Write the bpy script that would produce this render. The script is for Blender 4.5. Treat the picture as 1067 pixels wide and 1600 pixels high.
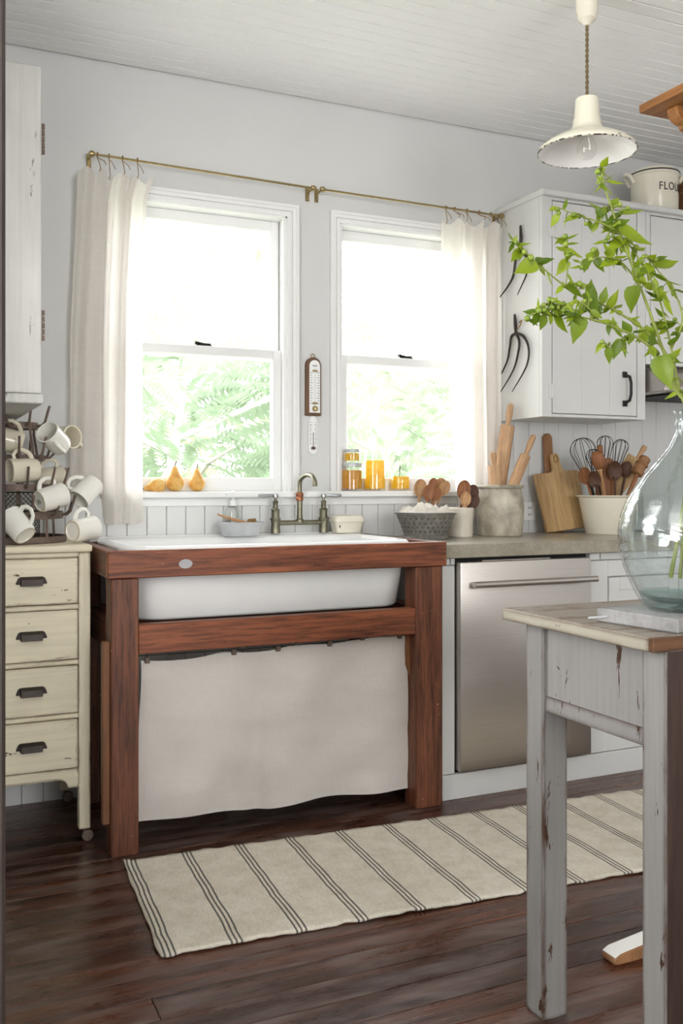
import bpy, bmesh, math, random
from mathutils import Vector, Matrix, noise
random.seed(7)
R = math.radians
for o in list(bpy.data.objects): bpy.data.objects.remove(o)
sc = bpy.context.scene
COL = sc.collection
# ------------------------------------------------------------------ camera
F, CX, HY, YAW = 1490.0, 533.5, 758.0, R(24.51)
CAM = Vector((0, -3.56, 1.132))
cd = bpy.data.cameras.new('camera'); cam = bpy.data.objects.new('camera', cd); COL.objects.link(cam)
cam.location = CAM; cam.rotation_euler = (R(90), 0, -YAW)
cd.sensor_fit = 'VERTICAL'; cd.sensor_height = 36; cd.sensor_width = 24; cd.lens = F / 1600 * 36
cd.shift_y = -(800 - HY) / 1600; cd.clip_start = .02
sc.camera = cam
# ------------------------------------------------------------------ world, lights, exposure
w = bpy.data.worlds.new('sky'); sc.world = w; w.use_nodes = True
w.node_tree.nodes['Background'].inputs[0].default_value = (.94, .97, 1, 1)
w.node_tree.nodes['Background'].inputs[1].default_value = 8.0
sc.view_settings.view_transform = 'Standard'; sc.view_settings.look = 'None'
sc.view_settings.exposure = 0.0; sc.view_settings.gamma = 1; sc.view_settings.use_curve_mapping = False
def window_light(name, loc, rot, sx, sy, power, col, spread=math.pi):
    l = bpy.data.lights.new(name, 'AREA'); l.shape = 'RECTANGLE'; l.size = sx; l.size_y = sy; l.energy = power; l.color = col; l.spread = spread
    o = bpy.data.objects.new(name, l); COL.objects.link(o); o.location = loc; o.rotation_euler = rot
# daylight entering through the two windows behind the camera (openings are built in wall_rear and wall_west)
window_light('daylight_rear_window', (1.35, -6.64, 1.55), (R(128), 0, 0), 1.5, 1.6, 60, (1, .98, .96))
window_light('daylight_west_window', (-3.12, -4.4, 1.55), (R(138), 0, R(-90)), 1.6, 1.6, 175, (1, .99, .97))
window_light('daylight_left_window', (-.06, -1.62, 1.6), (R(95), 0, R(-62)), .7, 1.1, 12.5, (1, .99, .98), R(140))
cs, cc = math.sin(YAW), math.cos(YAW)
CR, CF, UP = Vector((cc, -cs, 0)), Vector((cs, cc, 0)), Vector((0, 0, 1))
def atY(px, py, Y):
    r = CR * ((px - CX) / F) + CF + UP * ((HY - py) / F)
    return CAM + r * ((Y - CAM.y) / r.y)
def atD(px, py, d):
    return CAM + (CR * ((px - CX) / F) + CF + UP * ((HY - py) / F)) * d
# ------------------------------------------------------------------ mesh builder
class B:
    def __init__(s): s.bm = bmesh.new()
    def faces(s, vs, fs):
        v = [s.bm.verts.new(p) for p in vs]
        for f in fs:
            try: s.bm.faces.new([v[i] for i in f])
            except ValueError: pass
        return s
    def merge(s, t):
        me = bpy.data.meshes.new('tmp'); t.to_mesh(me); s.bm.from_mesh(me); bpy.data.meshes.remove(me); t.free(); return s
    def box(s, x0, x1, y0, y1, z0, z1, bev=0, seg=1, M=None):
        t = bmesh.new()
        bmesh.ops.create_cube(t, size=1)
        for v in t.verts: v.co = Vector(((x0+x1)/2 + v.co.x*(x1-x0), (y0+y1)/2 + v.co.y*(y1-y0), (z0+z1)/2 + v.co.z*(z1-z0)))
        if bev: bmesh.ops.bevel(t, geom=list(t.edges), offset=bev, segments=seg, profile=.5, affect='EDGES')
        if M is not None: t.transform(M)
        return s.merge(t)
    def tube(s, pts, r, n=8, closed=False, flat=1.0):
        pts = [Vector(p) for p in pts]; m = len(pts)
        rs = r if isinstance(r, (list, tuple)) else [r]*m
        T = []
        for i in range(m):
            a = pts[(i-1) % m] if (closed or i) else pts[0]; b = pts[(i+1) % m] if (closed or i < m-1) else pts[-1]
            T.append((b-a).normalized() if (b-a).length > 1e-9 else Vector((0,0,1)))
        u = T[0].orthogonal().normalized(); rings = []
        for i in range(m):
            u = (u - T[i]*u.dot(T[i])); u = u.normalized() if u.length > 1e-6 else T[i].orthogonal().normalized()
            v = T[i].cross(u)
            rings.append([s.bm.verts.new(pts[i] + (u*math.cos(2*math.pi*k/n) + v*math.sin(2*math.pi*k/n)*flat)*rs[i]) for k in range(n)])
        for i in range(m if closed else m-1):
            a, b = rings[i], rings[(i+1) % m]
            for k in range(n): s.bm.faces.new([a[k], a[(k+1) % n], b[(k+1) % n], b[k]])
        if not closed:
            s.bm.faces.new(rings[0][::-1]); s.bm.faces.new(rings[-1])
        return s
    def lathe(s, prof, n=32, c=(0,0,0), M=None, sx=1, sy=1):
        t = bmesh.new(); rings = []
        for r, z in prof:
            if r < 1e-5: rings.append([t.verts.new((0, 0, z))])
            else: rings.append([t.verts.new((r*sx*math.cos(2*math.pi*k/n), r*sy*math.sin(2*math.pi*k/n), z)) for k in range(n)])
        for a, b in zip(rings, rings[1:]):
            for k in range(n):
                q = [a[k % len(a)], a[(k+1) % len(a)], b[(k+1) % len(b)], b[k % len(b)]]
                q = list(dict.fromkeys(q))
                if len(q) > 2: t.faces.new(q)
        bmesh.ops.recalc_face_normals(t, faces=t.faces)
        if M is not None: t.transform(M)
        bmesh.ops.translate(t, verts=t.verts, vec=Vector(c))
        return s.merge(t)
    def prism(s, pts, a, b, ax='Y', bev=0):
        t = bmesh.new()
        def P(p, h): return {'Y': (p[0], h, p[1]), 'Z': (p[0], p[1], h), 'X': (h, p[0], p[1])}[ax]
        lo = [t.verts.new(P(p, a)) for p in pts]; hi = [t.verts.new(P(p, b)) for p in pts]; n = len(pts)
        t.faces.new(lo); t.faces.new(hi[::-1])
        for i in range(n): t.faces.new([lo[i], hi[i], hi[(i+1) % n], lo[(i+1) % n]])
        bmesh.ops.recalc_face_normals(t, faces=t.faces)
        if bev: bmesh.ops.bevel(t, geom=list(t.edges), offset=bev, segments=1, affect='EDGES')
        return s.merge(t)
    def grid(s, fn, nu, nv):
        g = [[s.bm.verts.new(fn(i/nu, j/nv)) for j in range(nv+1)] for i in range(nu+1)]
        for i in range(nu):
            for j in range(nv): s.bm.faces.new([g[i][j], g[i+1][j], g[i+1][j+1], g[i][j+1]])
        return s
    def loft(s, rings, cap0=True, cap1=True):
        rs = [[s.bm.verts.new(p) for p in r] for r in rings]; n = len(rs[0])
        for a, b in zip(rs, rs[1:]):
            for k in range(n): s.bm.faces.new([a[k], a[(k+1) % n], b[(k+1) % n], b[k]])
        if cap0: s.bm.faces.new(rs[0][::-1])
        if cap1: s.bm.faces.new(rs[-1])
        return s
def obj(name, b, m, parent=None, world=True, smooth=35, kind=None, label=None, solid=0, rec=True):
    if rec: bmesh.ops.recalc_face_normals(b.bm, faces=b.bm.faces)
    me = bpy.data.meshes.new(name); b.bm.to_mesh(me); b.bm.free()
    if parent is not None and world:
        me.transform(Matrix.Translation(-Vector(parent.location)))
    me.materials.append(m)
    if smooth:
        me.shade_smooth(); me.set_sharp_from_angle(angle=R(smooth))
    o = bpy.data.objects.new(name, me); COL.objects.link(o)
    if parent is not None: o.parent = parent
    if kind: o['kind'] = kind
    if label: o['label'] = label
    if solid:
        md = o.modifiers.new('solid', 'SOLIDIFY'); md.thickness = solid; md.offset = 0
    return o
def thing(name, label, cat, loc=(0,0,0), group=None, rot=None, kind=None):
    o = bpy.data.objects.new(name, None); COL.objects.link(o); o.location = loc; o.empty_display_size = .05
    if rot is not None: o.rotation_euler = rot
    if kind: o['kind'] = kind
    if label: o['label'] = label
    if cat: o['category'] = cat
    if group: o['group'] = group
    return o
def tag(o, label, cat, group=None, kind=None):
    if label: o['label'] = label
    if cat: o['category'] = cat
    if group: o['group'] = group
    if kind: o['kind'] = kind
    return o
def copy_tree(o, parent=None):
    c = o.copy(); COL.objects.link(c); c.parent = parent
    for ch in list(o.children): copy_tree(ch, c)
    return c
def basis(d, h):
    """rotation whose local Z is d and local X leans to h"""
    d = Vector(d).normalized(); h = Vector(h); x = (h - d*h.dot(d)).normalized(); y = d.cross(x)
    return Matrix((x, y, d)).transposed()
def smooth_path(P_, m=5):
    P_ = [Vector(p) for p in P_]; Q = []
    for i in range(len(P_)-1):
        p0, p1, p2, p3 = P_[max(0,i-1)], P_[i], P_[i+1], P_[min(len(P_)-1,i+2)]
        for k in range(m):
            u = k/m; Q.append(.5*((2*p1) + (p2-p0)*u + (2*p0-5*p1+4*p2-p3)*u*u + (3*p1-p0-3*p2+p3)*u**3))
    return Q + [P_[-1]]
def scr(a, b, g): return CR*a + UP*b - CF*g       # right, up, toward the viewer
# ------------------------------------------------------------------ materials
def srgb(r, g, b):
    f = lambda c: (c/255/12.92 if c/255 <= .04045 else ((c/255+.055)/1.055)**2.4)
    return (f(r), f(g), f(b), 1)
class MT:
    def __init__(s, name, rough=.5, metal=0, spec=.5):
        s.m = bpy.data.materials.new(name); s.m.use_nodes = True; s.nt = s.m.node_tree; s.b = s.nt.nodes['Principled BSDF']
        s.b.inputs['Roughness'].default_value = rough; s.b.inputs['Metallic'].default_value = metal
        s.b.inputs['Specular IOR Level'].default_value = spec; s.tc = None
    def n(s, t, **k):
        x = s.nt.nodes.new(t)
        for a, v in k.items(): setattr(x, a, v)
        return x
    def l(s, a, b): s.nt.links.new(a, b)
    def coord(s, scale=(1,1,1), rnd=False, rot=(0,0,0)):
        tc = s.n('ShaderNodeTexCoord'); mp = s.n('ShaderNodeMapping'); mp.inputs['Scale'].default_value = scale; mp.inputs['Rotation'].default_value = rot
        src = tc.outputs['Object']
        if rnd:
            oi = s.n('ShaderNodeObjectInfo'); mu = s.n('ShaderNodeVectorMath', operation='SCALE'); mu.inputs[0].default_value = (17, 9, 23)
            s.l(oi.outputs['Random'], mu.inputs['Scale']); ad = s.n('ShaderNodeVectorMath', operation='ADD'); s.l(src, ad.inputs[0]); s.l(mu.outputs[0], ad.inputs[1]); src = ad.outputs[0]
        s.l(src, mp.inputs['Vector']); return mp.outputs[0]
    def noise(s, vec, scale=5, detail=4, rough=.55, dist=0):
        x = s.n('ShaderNodeTexNoise'); x.inputs['Scale'].default_value = scale; x.inputs['Detail'].default_value = detail
        x.inputs['Roughness'].default_value = rough; x.inputs['Distortion'].default_value = dist; s.l(vec, x.inputs['Vector']); return x.outputs['Fac']
    def ramp(s, fac, stops, const=False):
        x = s.n('ShaderNodeValToRGB'); e = x.color_ramp.elements
        if const: x.color_ramp.interpolation = 'CONSTANT'
        while len(e) < len(stops): e.new(.5)
        for i, (p, c) in enumerate(stops): e[i].position = p; e[i].color = c if len(c) == 4 else (*c, 1)
        s.l(fac, x.inputs[0]); return x.outputs[0]
    def mix(s, fac, a, b, mode='MIX'):
        x = s.n('ShaderNodeMix', data_type='RGBA', blend_type=mode)
        for v, i in ((fac, 0), (a, 6), (b, 7)):
            if hasattr(v, 'is_output'): s.l(v, x.inputs[i])
            else: x.inputs[i].default_value = v
        return x.outputs[2]
    def math(s, op, a, b=0):
        x = s.n('ShaderNodeMath', operation=op)
        for v, i in ((a, 0), (b, 1)):
            if hasattr(v, 'is_output'): s.l(v, x.inputs[i])
            else: x.inputs[i].default_value = v
        return x.outputs[0]
    def base(s, c):
        if hasattr(c, 'is_output'): s.l(c, s.b.inputs['Base Color'])
        else: s.b.inputs['Base Color'].default_value = c
        return s
    def bump(s, h, st=.2, d=.01):
        x = s.n('ShaderNodeBump'); x.inputs['Strength'].default_value = st; x.inputs['Distance'].default_value = d
        s.l(h, x.inputs['Height']); s.l(x.outputs[0], s.b.inputs['Normal']); return s
WHT, BLK = (1,1,1,1), (0,0,0,1)
def paint(name, col, rough=.5, var=.06, sc_=3, bump=.06):
    t = MT(name, rough, spec=.35); v = t.coord()
    n1 = t.noise(v, sc_, 5); c2 = tuple(x*(1-var*2) for x in col[:3]) + (1,)
    t.base(t.ramp(n1, [(.3, c2), (.7, col)])); t.bump(t.noise(v, 60, 3), bump, .004); return t.m
def wood(name, cols, axis='X', scale=1, rough=.5, rnd=True, bump=.25, spec=.4, specks=None, vary=0, fmix=.4):
    t = MT(name, rough, spec=spec)
    sl = {'X': (1.1, 16, 16), 'Y': (16, 1.1, 16), 'Z': (16, 16, 1.1)}[axis]
    v = t.coord(tuple(a*scale for a in sl), rnd)
    g = t.noise(v, 1.6, 8, .62, .6); c = t.ramp(g, [(.25 + .5*i/(len(cols)-1), k) for i, k in enumerate(cols)])
    fine = t.noise(v, 6, 4, .7, .3); c = t.mix(t.ramp(fine, [(.42, WHT), (.62, BLK)]), c, tuple(x*.72 for x in cols[0][:3]) + (1,), 'MIX') if False else t.mix(fmix, c, t.ramp(fine, [(.36, (.22,.2,.18)), (.56, WHT)]), 'MULTIPLY')
    if vary:
        oi = t.n('ShaderNodeObjectInfo'); c = t.mix(1.0, c, t.ramp(oi.outputs['Random'], [(0, (1-vary,)*3), (1, (1+vary*.4,)*3)]), 'MULTIPLY')
    if specks:
        sp = t.noise(t.coord((1,1,1), rnd), 110, 1, .5); c = t.mix(t.ramp(sp, [(.785, BLK), (.80, WHT)]), c, specks)
    t.base(c); t.bump(g, bump, .004); return t.m
def worn(name, col, under, rough=.55, edge=.60, sc_=9, grain='Z', ew=1.0):
    """old paint with small chips that show the wood underneath"""
    t = MT(name, rough, spec=.35)
    st = {'Z': (1,1,.22), 'X': (.22,1,1), 'Y': (1,.22,1)}[grain]
    v = t.coord(st, True); n1 = t.noise(v, sc_*4, 5, .7, .5); n2 = t.noise(t.coord((1,1,1), True), 3, 4)
    pc = t.mix(t.ramp(n2, [(.3, BLK), (.7, WHT)]), tuple(x*.82 for x in col[:3]) + (1,), col)
    gr = t.noise(t.coord({'Z': (40,40,2), 'X': (2,40,40), 'Y': (40,2,40)}[grain], True), 2, 4)
    pc = t.mix(.3, pc, t.ramp(gr, [(.3, (.6,.6,.6)), (.6, WHT)]), 'MULTIPLY')
    bv = t.n('ShaderNodeBevel', samples=4); bv.inputs['Radius'].default_value = .015
    ge = t.n('ShaderNodeNewGeometry'); dt = t.n('ShaderNodeVectorMath', operation='DOT_PRODUCT'); t.l(bv.outputs[0], dt.inputs[0]); t.l(ge.outputs['Normal'], dt.inputs[1])
    ed = t.math('MULTIPLY', t.math('SUBTRACT', 1.0, dt.outputs['Value']), 1.1 * ew)
    chip = t.ramp(t.math('ADD', n1, ed), [(edge+.08, BLK), (edge+.095, WHT)])
    t.base(t.mix(chip, pc, under)); t.bump(t.math('SUBTRACT', gr, chip), .25, .003); return t.m
def metal(name, col, rough=.4, var=.25, sc_=30, met=1):
    t = MT(name, rough, met); v = t.coord(); n1 = t.noise(v, sc_, 5)
    t.base(t.ramp(n1, [(.3, tuple(x*(1-var) for x in col[:3]) + (1,)), (.7, col)])); t.bump(n1, .12, .002); return t.m
def ceramic(name, col, rough=.15, var=.04, sc_=12, spec=.5):
    t = MT(name, rough, spec=spec); v = t.coord(); n1 = t.noise(v, sc_, 4)
    t.base(t.ramp(n1, [(.35, tuple(x*(1-var*2) for x in col[:3]) + (1,)), (.65, col)])); return t.m
def linen(name, col, trans=.35, dens=420):
    t = MT(name, .9, spec=.1); v = t.coord()
    a = t.noise(t.coord((dens*.05, dens*.05, dens)), 1, 2); b = t.noise(t.coord((dens, dens, dens*.05)), 1, 2)
    h = t.math('ADD', a, b); big = t.noise(v, 4, 5)
    c = t.mix(.5, t.ramp(t.math('MULTIPLY', h, .5), [(.32, tuple(x*.86 for x in col[:3]) + (1,)), (.62, col)]), t.ramp(big, [(.3, tuple(x*.9 for x in col[:3]) + (1,)), (.7, col)]))
    t.base(c); t.bump(h, .3, .002)
    tr = t.n('ShaderNodeBsdfTranslucent'); t.l(c, tr.inputs[0]); mx = t.n('ShaderNodeMixShader'); mx.inputs[0].default_value = trans
    t.l(t.b.outputs[0], mx.inputs[1]); t.l(tr.outputs[0], mx.inputs[2]); t.l(mx.outputs[0], t.nt.nodes['Material Output'].inputs[0]); return t.m
def thin_glass(name, tint=(.97,.99,.98,1), refl=.06, wav=0):
    t = MT(name); tr = t.n('ShaderNodeBsdfTransparent'); tr.inputs[0].default_value = tint
    gl = t.n('ShaderNodeBsdfGlossy'); gl.inputs['Roughness'].default_value = .03
    if wav:
        bp = t.n('ShaderNodeBump'); bp.inputs['Strength'].default_value = wav; bp.inputs['Distance'].default_value = .012; t.l(t.noise(t.coord((1,1,2.2)), 9, 3, .5, .6), bp.inputs['Height']); t.l(bp.outputs[0], gl.inputs['Normal'])
    lw = t.n('ShaderNodeLayerWeight'); lw.inputs[0].default_value = .5
    mx = t.n('ShaderNodeMixShader'); t.l(t.math('ADD', t.math('MULTIPLY', t.math('POWER', lw.outputs['Facing'], 4.0), refl*5), refl*.6), mx.inputs[0])
    t.l(tr.outputs[0], mx.inputs[1]); t.l(gl.outputs[0], mx.inputs[2]); t.l(mx.outputs[0], t.nt.nodes['Material Output'].inputs[0]); return t.m
M = {}
M['wall'] = paint('wall_paint', srgb(214,214,212), .6, .02)
M['ceil'] = paint('ceiling_paint', srgb(244,244,242), .55, .02, 2, .1)
M['bead'] = paint('beadboard_paint', srgb(222,222,220), .45, .03)
M['trim'] = paint('window_trim_paint', srgb(238,238,236), .35, .02)
M['cab'] = paint('cabinet_paint', srgb(214,214,211), .4, .025)
M['floor'] = None
def floor_mat():
    t = MT('dark_floor_boards', .32, spec=.5); v = t.coord((.9, 18, 18), True)
    g = t.noise(v, 1.5, 8, .62, .5)
    c = t.ramp(g, [(.25, srgb(40,24,18)), (.45, srgb(72,42,30)), (.6, srgb(98,60,42)), (.8, srgb(122,80,58))])
    oi = t.n('ShaderNodeObjectInfo'); c = t.mix(1.0, c, t.ramp(oi.outputs['Random'], [(0, (.62,.6,.6)), (.5, (.95,.93,.9)), (1, (1.2,1.05,.95))]), 'MULTIPLY')
    wv = t.coord((2.2, 9, 9)); wn = t.noise(wv, 1.4, 6, .65, .4)
    c = t.mix(t.ramp(wn, [(.50, BLK), (.68, (.6,.6,.6))]), c, srgb(132,116,110))
    fine = t.noise(t.coord((5, 160, 160), True), 1, 3); c = t.mix(.45, c, t.ramp(fine, [(.3, (.35,.35,.35)), (.65, WHT)]), 'MULTIPLY')
    t.base(c); t.l(t.ramp(wn, [(.3, (.18,)*3), (.75, (.42,)*3)]), t.b.inputs['Roughness']); t.bump(t.math('ADD', g, fine), .3, .002); return t.m
M['floor'] = floor_mat()
M['floor_base'] = paint('dark_subfloor', srgb(22,15,12), .8, .1)
M['sinkwood'] = wood('red_brown_timber', [srgb(78,40,26), srgb(132,74,46), srgb(160,94,60)], 'X', 1, .45, specks=srgb(190,160,130), fmix=.7)
M['sinkwoodv'] = wood('red_brown_post', [srgb(62,36,25), srgb(112,66,44), srgb(136,84,58)], 'Z', 1, .45, specks=srgb(190,160,130), fmix=.7)
M['sinkwoody'] = wood('red_brown_side_timber', [srgb(58,32,22), srgb(104,62,42), srgb(130,80,56)], 'Y', 1, .5)
M['palewood'] = wood('pale_new_timber', [srgb(112,72,46), srgb(140,92,60)], 'Z', 1, .55)
M['cream'] = worn('cream_dresser_paint', srgb(236,226,198), srgb(96,70,44), .45, .575, 8, 'X', .6)
M['creamv'] = worn('cream_dresser_paint_upright', srgb(236,226,198), srgb(96,70,44), .45, .575, 8, 'Z', .6)
M['oldwhite'] = worn('worn_white_cupboard_paint', srgb(198,197,191), srgb(130,126,116), .5, .59, 6, 'Z', .3)
M['grey'] = worn('chipped_grey_table_paint', srgb(150,147,144), srgb(66,44,30), .5, .542, 7, 'Z', 1.6)
M['greytop'] = worn('rubbed_table_top', srgb(150,140,128), srgb(112,94,76), .4, .47, 8, 'X', .3)
M['greyedge'] = worn('table_edge_paint', srgb(178,172,156), srgb(82,56,38), .5, .56, 8, 'Y', .9)
M['darkwood'] = wood('dark_brown_table_wood', [srgb(34,24,20), srgb(58,42,36), srgb(74,56,48)], 'Z', 1, .5)
M['edgewood'] = wood('bare_table_edge_wood', [srgb(60,38,24), srgb(98,66,42), srgb(122,84,54)], 'X', 1, .55)
M['door_dark'] = wood('dark_door_casing', [srgb(38,30,28), srgb(62,52,48), srgb(80,70,66)], 'Z', 1, .5, specks=srgb(120,110,104))
M['pine'] = wood('orange_pine', [srgb(112,72,36), srgb(150,100,54), srgb(172,120,70)], 'Y', 1, .5)
M['pinex'] = wood('orange_pine_cross', [srgb(112,72,36), srgb(150,100,54), srgb(172,120,70)], 'X', 1, .5)
M['concrete'] = None
def concrete(name, a, b, rough=.4):
    t = MT(name, rough); v = t.coord(); n1 = t.noise(v, 7, 7, .65); n2 = t.noise(v, 90, 3)
    c = t.ramp(n1, [(.3, a), (.7, b)]); c = t.mix(.3, c, t.ramp(n2, [(.35, (.55,.55,.55)), (.6, WHT)]), 'MULTIPLY'); t.base(c); t.bump(n2, .25, .002); return t.m
M['concrete'] = concrete('polished_concrete', srgb(138,130,112), srgb(170,163,148), .3)
M['knot'] = paint('grey_knot_filler', srgb(176,174,176), .6, .1, 40)
M['stone'] = concrete('grey_marble_slab', srgb(112,110,110), srgb(164,162,160), .6)
M['enamel'] = ceramic('white_sink_enamel', srgb(240,240,238), .12, .01)
M['mug'] = ceramic('off_white_mug_glaze', srgb(236,233,224), .12, .02)
M['mugcream'] = ceramic('cream_mug_glaze', srgb(226,218,196), .14, .03)
M['footring'] = ceramic('unglazed_mug_foot', srgb(208,196,170), .7, .06)
M['cream_enamel'] = ceramic('cream_enamel', srgb(230,224,206), .18, .02)
def shade_enamel():
    t = MT('ivory_lamp_enamel', .2); v = t.coord(); n = t.noise(v, 22, 5, .7)
    sp = t.n('ShaderNodeSeparateXYZ'); tc = t.n('ShaderNodeTexCoord'); t.l(tc.outputs['Object'], sp.inputs[0])
    rim = t.ramp(sp.outputs['Z'], [(0, WHT), (.022, BLK)]); chip = t.math('MULTIPLY', t.ramp(n, [(.6, BLK), (.62, WHT)]), rim)
    t.base(t.mix(chip, srgb(233,228,208), srgb(50,36,28))); return t.m
M['lamp'] = shade_enamel()
M['lamprim'] = worn('chipped_rim_enamel', srgb(226,220,200), srgb(48,36,28), .4, .40, 10, 'Z', 0)
M['lampin'] = ceramic('white_lamp_interior', srgb(244,242,238), .1, .01)
M['iron'] = metal('dark_iron', srgb(70,62,58), .5, .35, 60, .7)
M['rust'] = metal('rusty_strap_iron', srgb(122,104,94), .6, .35, 40, .3)
M['wire'] = metal('dark_wire', srgb(74,70,64), .45, .2, 60, .8)
M['blackiron'] = metal('black_iron_pull', srgb(46,44,43), .5, .2, 60, .5)
M['brass'] = metal('aged_brass', srgb(182,162,118), .35, .3, 50)
M['galv'] = metal('galvanised_tin', srgb(204,206,208), .45, .2, 25, .45)
M['faucet'] = metal('tarnished_nickel_brass', srgb(142,138,118), .38, .35, 45)
M['chrome'] = metal('worn_chrome_lever', srgb(190,192,194), .25, .2, 40)
M['copper'] = metal('copper_nut', srgb(168,110,84), .4, .3, 50)
M['colander'] = metal('grey_speckled_tin', srgb(150,146,140), .4, .45, 60, .35)
def steel():
    t = MT('brushed_stainless', .3, 1); v = t.coord((3, 3, 900)); n = t.noise(v, 1, 2)
    t.base(t.ramp(n, [(.3, srgb(186,180,174)), (.7, srgb(200,194,188))])); t.l(t.ramp(n, [(.3, (.36,)*3), (.7, (.42,)*3)]), t.b.inputs['Roughness']); t.b.inputs['Anisotropic'].default_value = .5; return t.m
M['steel'] = steel()
M['black'] = paint('black_gap', srgb(20,20,20), .6, .1)
M['jug'] = None
def glass(name, col, rough=0.0, ior=1.45):
    t = MT(name, rough); t.base(col); t.b.inputs['Transmission Weight'].default_value = 1; t.b.inputs['IOR'].default_value = ior; return t.m
M['jug'] = thin_glass('pale_blue_green_glass', (.935,.96,.958,1), .15, .5)
M['jugfoot'] = thin_glass('thick_green_glass_base', (.80,.92,.905,1), .2)
M['jar'] = thin_glass('clear_jar_glass', (.97,.98,.97,1), .08)
M['pane'] = thin_glass('window_pane', (.985,.99,.99,1), .05)
M['bulb'] = thin_glass('clear_bulb_glass', (.97,.97,.96,1), .1)
def preserve(name, a, b):
    t = MT(name, .25, spec=.5); v = t.coord(); n = t.noise(v, 38, 5, .6, 1.2); c = t.ramp(n, [(.3, a), (.65, b)]); t.base(c)
    tr = t.n('ShaderNodeBsdfTranslucent'); t.l(c, tr.inputs[0]); mx = t.n('ShaderNodeMixShader'); mx.inputs[0].default_value = .6
    t.l(t.b.outputs[0], mx.inputs[1]); t.l(tr.outputs[0], mx.inputs[2]); t.l(mx.outputs[0], t.nt.nodes['Material Output'].inputs[0]); return t.m
M['marm'] = preserve('orange_preserve', srgb(232,170,46), srgb(250,206,90))
M['lemon'] = preserve('lemon_preserve', srgb(246,196,20), srgb(255,226,90))
M['soap'] = glass('clear_soap', (.97,.98,.96,1), .05, 1.3)
M['plastic'] = ceramic('white_plastic', srgb(242,242,240), .3, .01)
M['linen_win'] = linen('window_linen', srgb(251,246,240), .6)
M['linen_sink'] = linen('sink_linen', srgb(222,215,208), .12)
M['cloth'] = linen('white_dish_cloth', srgb(244,238,226), .25)
M['twine'] = paint('jute_twine', srgb(160,128,80), .9, .2, 60)
M['cord'] = paint('braided_brown_cord', srgb(134,116,88), .9, .2, 60)
def rug_mat():
    t = MT('striped_woven_rug', .95, spec=.1); tc = t.n('ShaderNodeTexCoord'); sp = t.n('ShaderNodeSeparateXYZ'); t.l(tc.outputs['Object'], sp.inputs[0])
    wob = t.noise(t.coord((1, 2.2, 1)), 3, 3); x = t.math('ADD', sp.outputs['X'], t.math('MULTIPLY', t.math('SUBTRACT', wob, .5), .012))
    m = t.math('MODULO', t.math('ADD', x, RUG_OFF), RUG_P)
    st = None
    for k in range(3):
        d = t.math('ABSOLUTE', t.math('SUBTRACT', m, .030 + k*.0125)); q = t.math('LESS_THAN', d, .0026)
        st = q if st is None else t.math('MAXIMUM', st, q)
    n1 = t.noise(t.coord((1,1,1)), 14, 6, .7); n2 = t.noise(t.coord((300, 60, 60)), 1, 2)
    c = t.ramp(n1, [(.3, srgb(212,203,184)), (.7, srgb(234,227,212))]); c = t.mix(.35, c, t.ramp(n2, [(.3, (.6,.6,.6)), (.6, WHT)]), 'MULTIPLY')
    t.base(t.mix(t.math('MULTIPLY', st, .85), c, srgb(62,64,66))); t.bump(n2, .4, .003); return t.m
RUG_OFF, RUG_P = 0.020, 0.1665
M['rug'] = rug_mat()
def spoonwood(name, a, b): return wood(name, [a, b], 'Z', 2, .55, True, .1)
M['sp_pale'] = spoonwood('pale_spoon_wood', srgb(170,124,84), srgb(204,164,120))
M['sp_mid'] = spoonwood('mid_spoon_wood', srgb(128,80,50), srgb(166,112,74))
M['sp_dark'] = spoonwood('dark_spoon_wood', srgb(70,44,32), srgb(106,70,52))
M['pin'] = spoonwood('rolling_pin_wood', srgb(176,134,98), srgb(212,174,134))
M['board'] = wood('cutting_board_wood', [srgb(160,126,84), srgb(196,162,114), srgb(210,178,132)], 'Z', .8, .55)
M['board2'] = wood('brown_board_wood', [srgb(128,90,58), srgb(160,116,78)], 'Z', .8, .5)
M['thermo'] = wood('thermometer_wood', [srgb(92,66,46), srgb(120,90,64)], 'Z', 1, .5)
def crock_mat():
    t = MT('salt_glazed_stoneware', .35); v = t.coord(); n = t.noise(v, 13, 6, .6, .4); n2 = t.noise(v, 60, 3)
    c = t.ramp(n, [(.3, srgb(122,114,98)), (.5, srgb(168,160,142)), (.7, srgb(200,192,174))]); t.base(c); t.bump(n2, .1, .002); return t.m
M['crock'] = crock_mat()
M['stoneware'] = ceramic('pale_stoneware', srgb(214,206,190), .35, .05, 30)
def pear_mat():
    t = MT('russet_pear_skin', .45); v = t.coord(); n = t.noise(v, 22, 6, .65); n2 = t.noise(v, 240, 2)
    oi = t.n('ShaderNodeObjectInfo'); c = t.ramp(n, [(.3, srgb(206,142,66)), (.5, srgb(230,180,96)), (.7, srgb(242,210,132))])
    c = t.mix(t.ramp(n2, [(.66, BLK), (.7, WHT)]), c, srgb(120,74,34)); t.base(c); return t.m
M['pear'] = pear_mat()
M['stemm'] = paint('brown_stalk', srgb(84,62,40), .7, .1)
def leaf_mat(name, a, b, trans=.45, rough=.4):
    t = MT(name, rough); v = t.coord((1,1,1), True); n = t.noise(v, 20, 3)
    oi = t.n('ShaderNodeObjectInfo'); c = t.ramp(oi.outputs['Random'], [(0, a), (1, b)]); c = t.mix(.25, c, t.ramp(n, [(.3, (.6,.65,.5)), (.7, WHT)]), 'MULTIPLY'); t.base(c)
    tr = t.n('ShaderNodeBsdfTranslucent'); t.l(c, tr.inputs[0]); mx = t.n('ShaderNodeMixShader'); mx.inputs[0].default_value = trans
    t.l(t.b.outputs[0], mx.inputs[1]); t.l(tr.outputs[0], mx.inputs[2]); t.l(mx.outputs[0], t.nt.nodes['Material Output'].inputs[0]); return t.m
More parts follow.
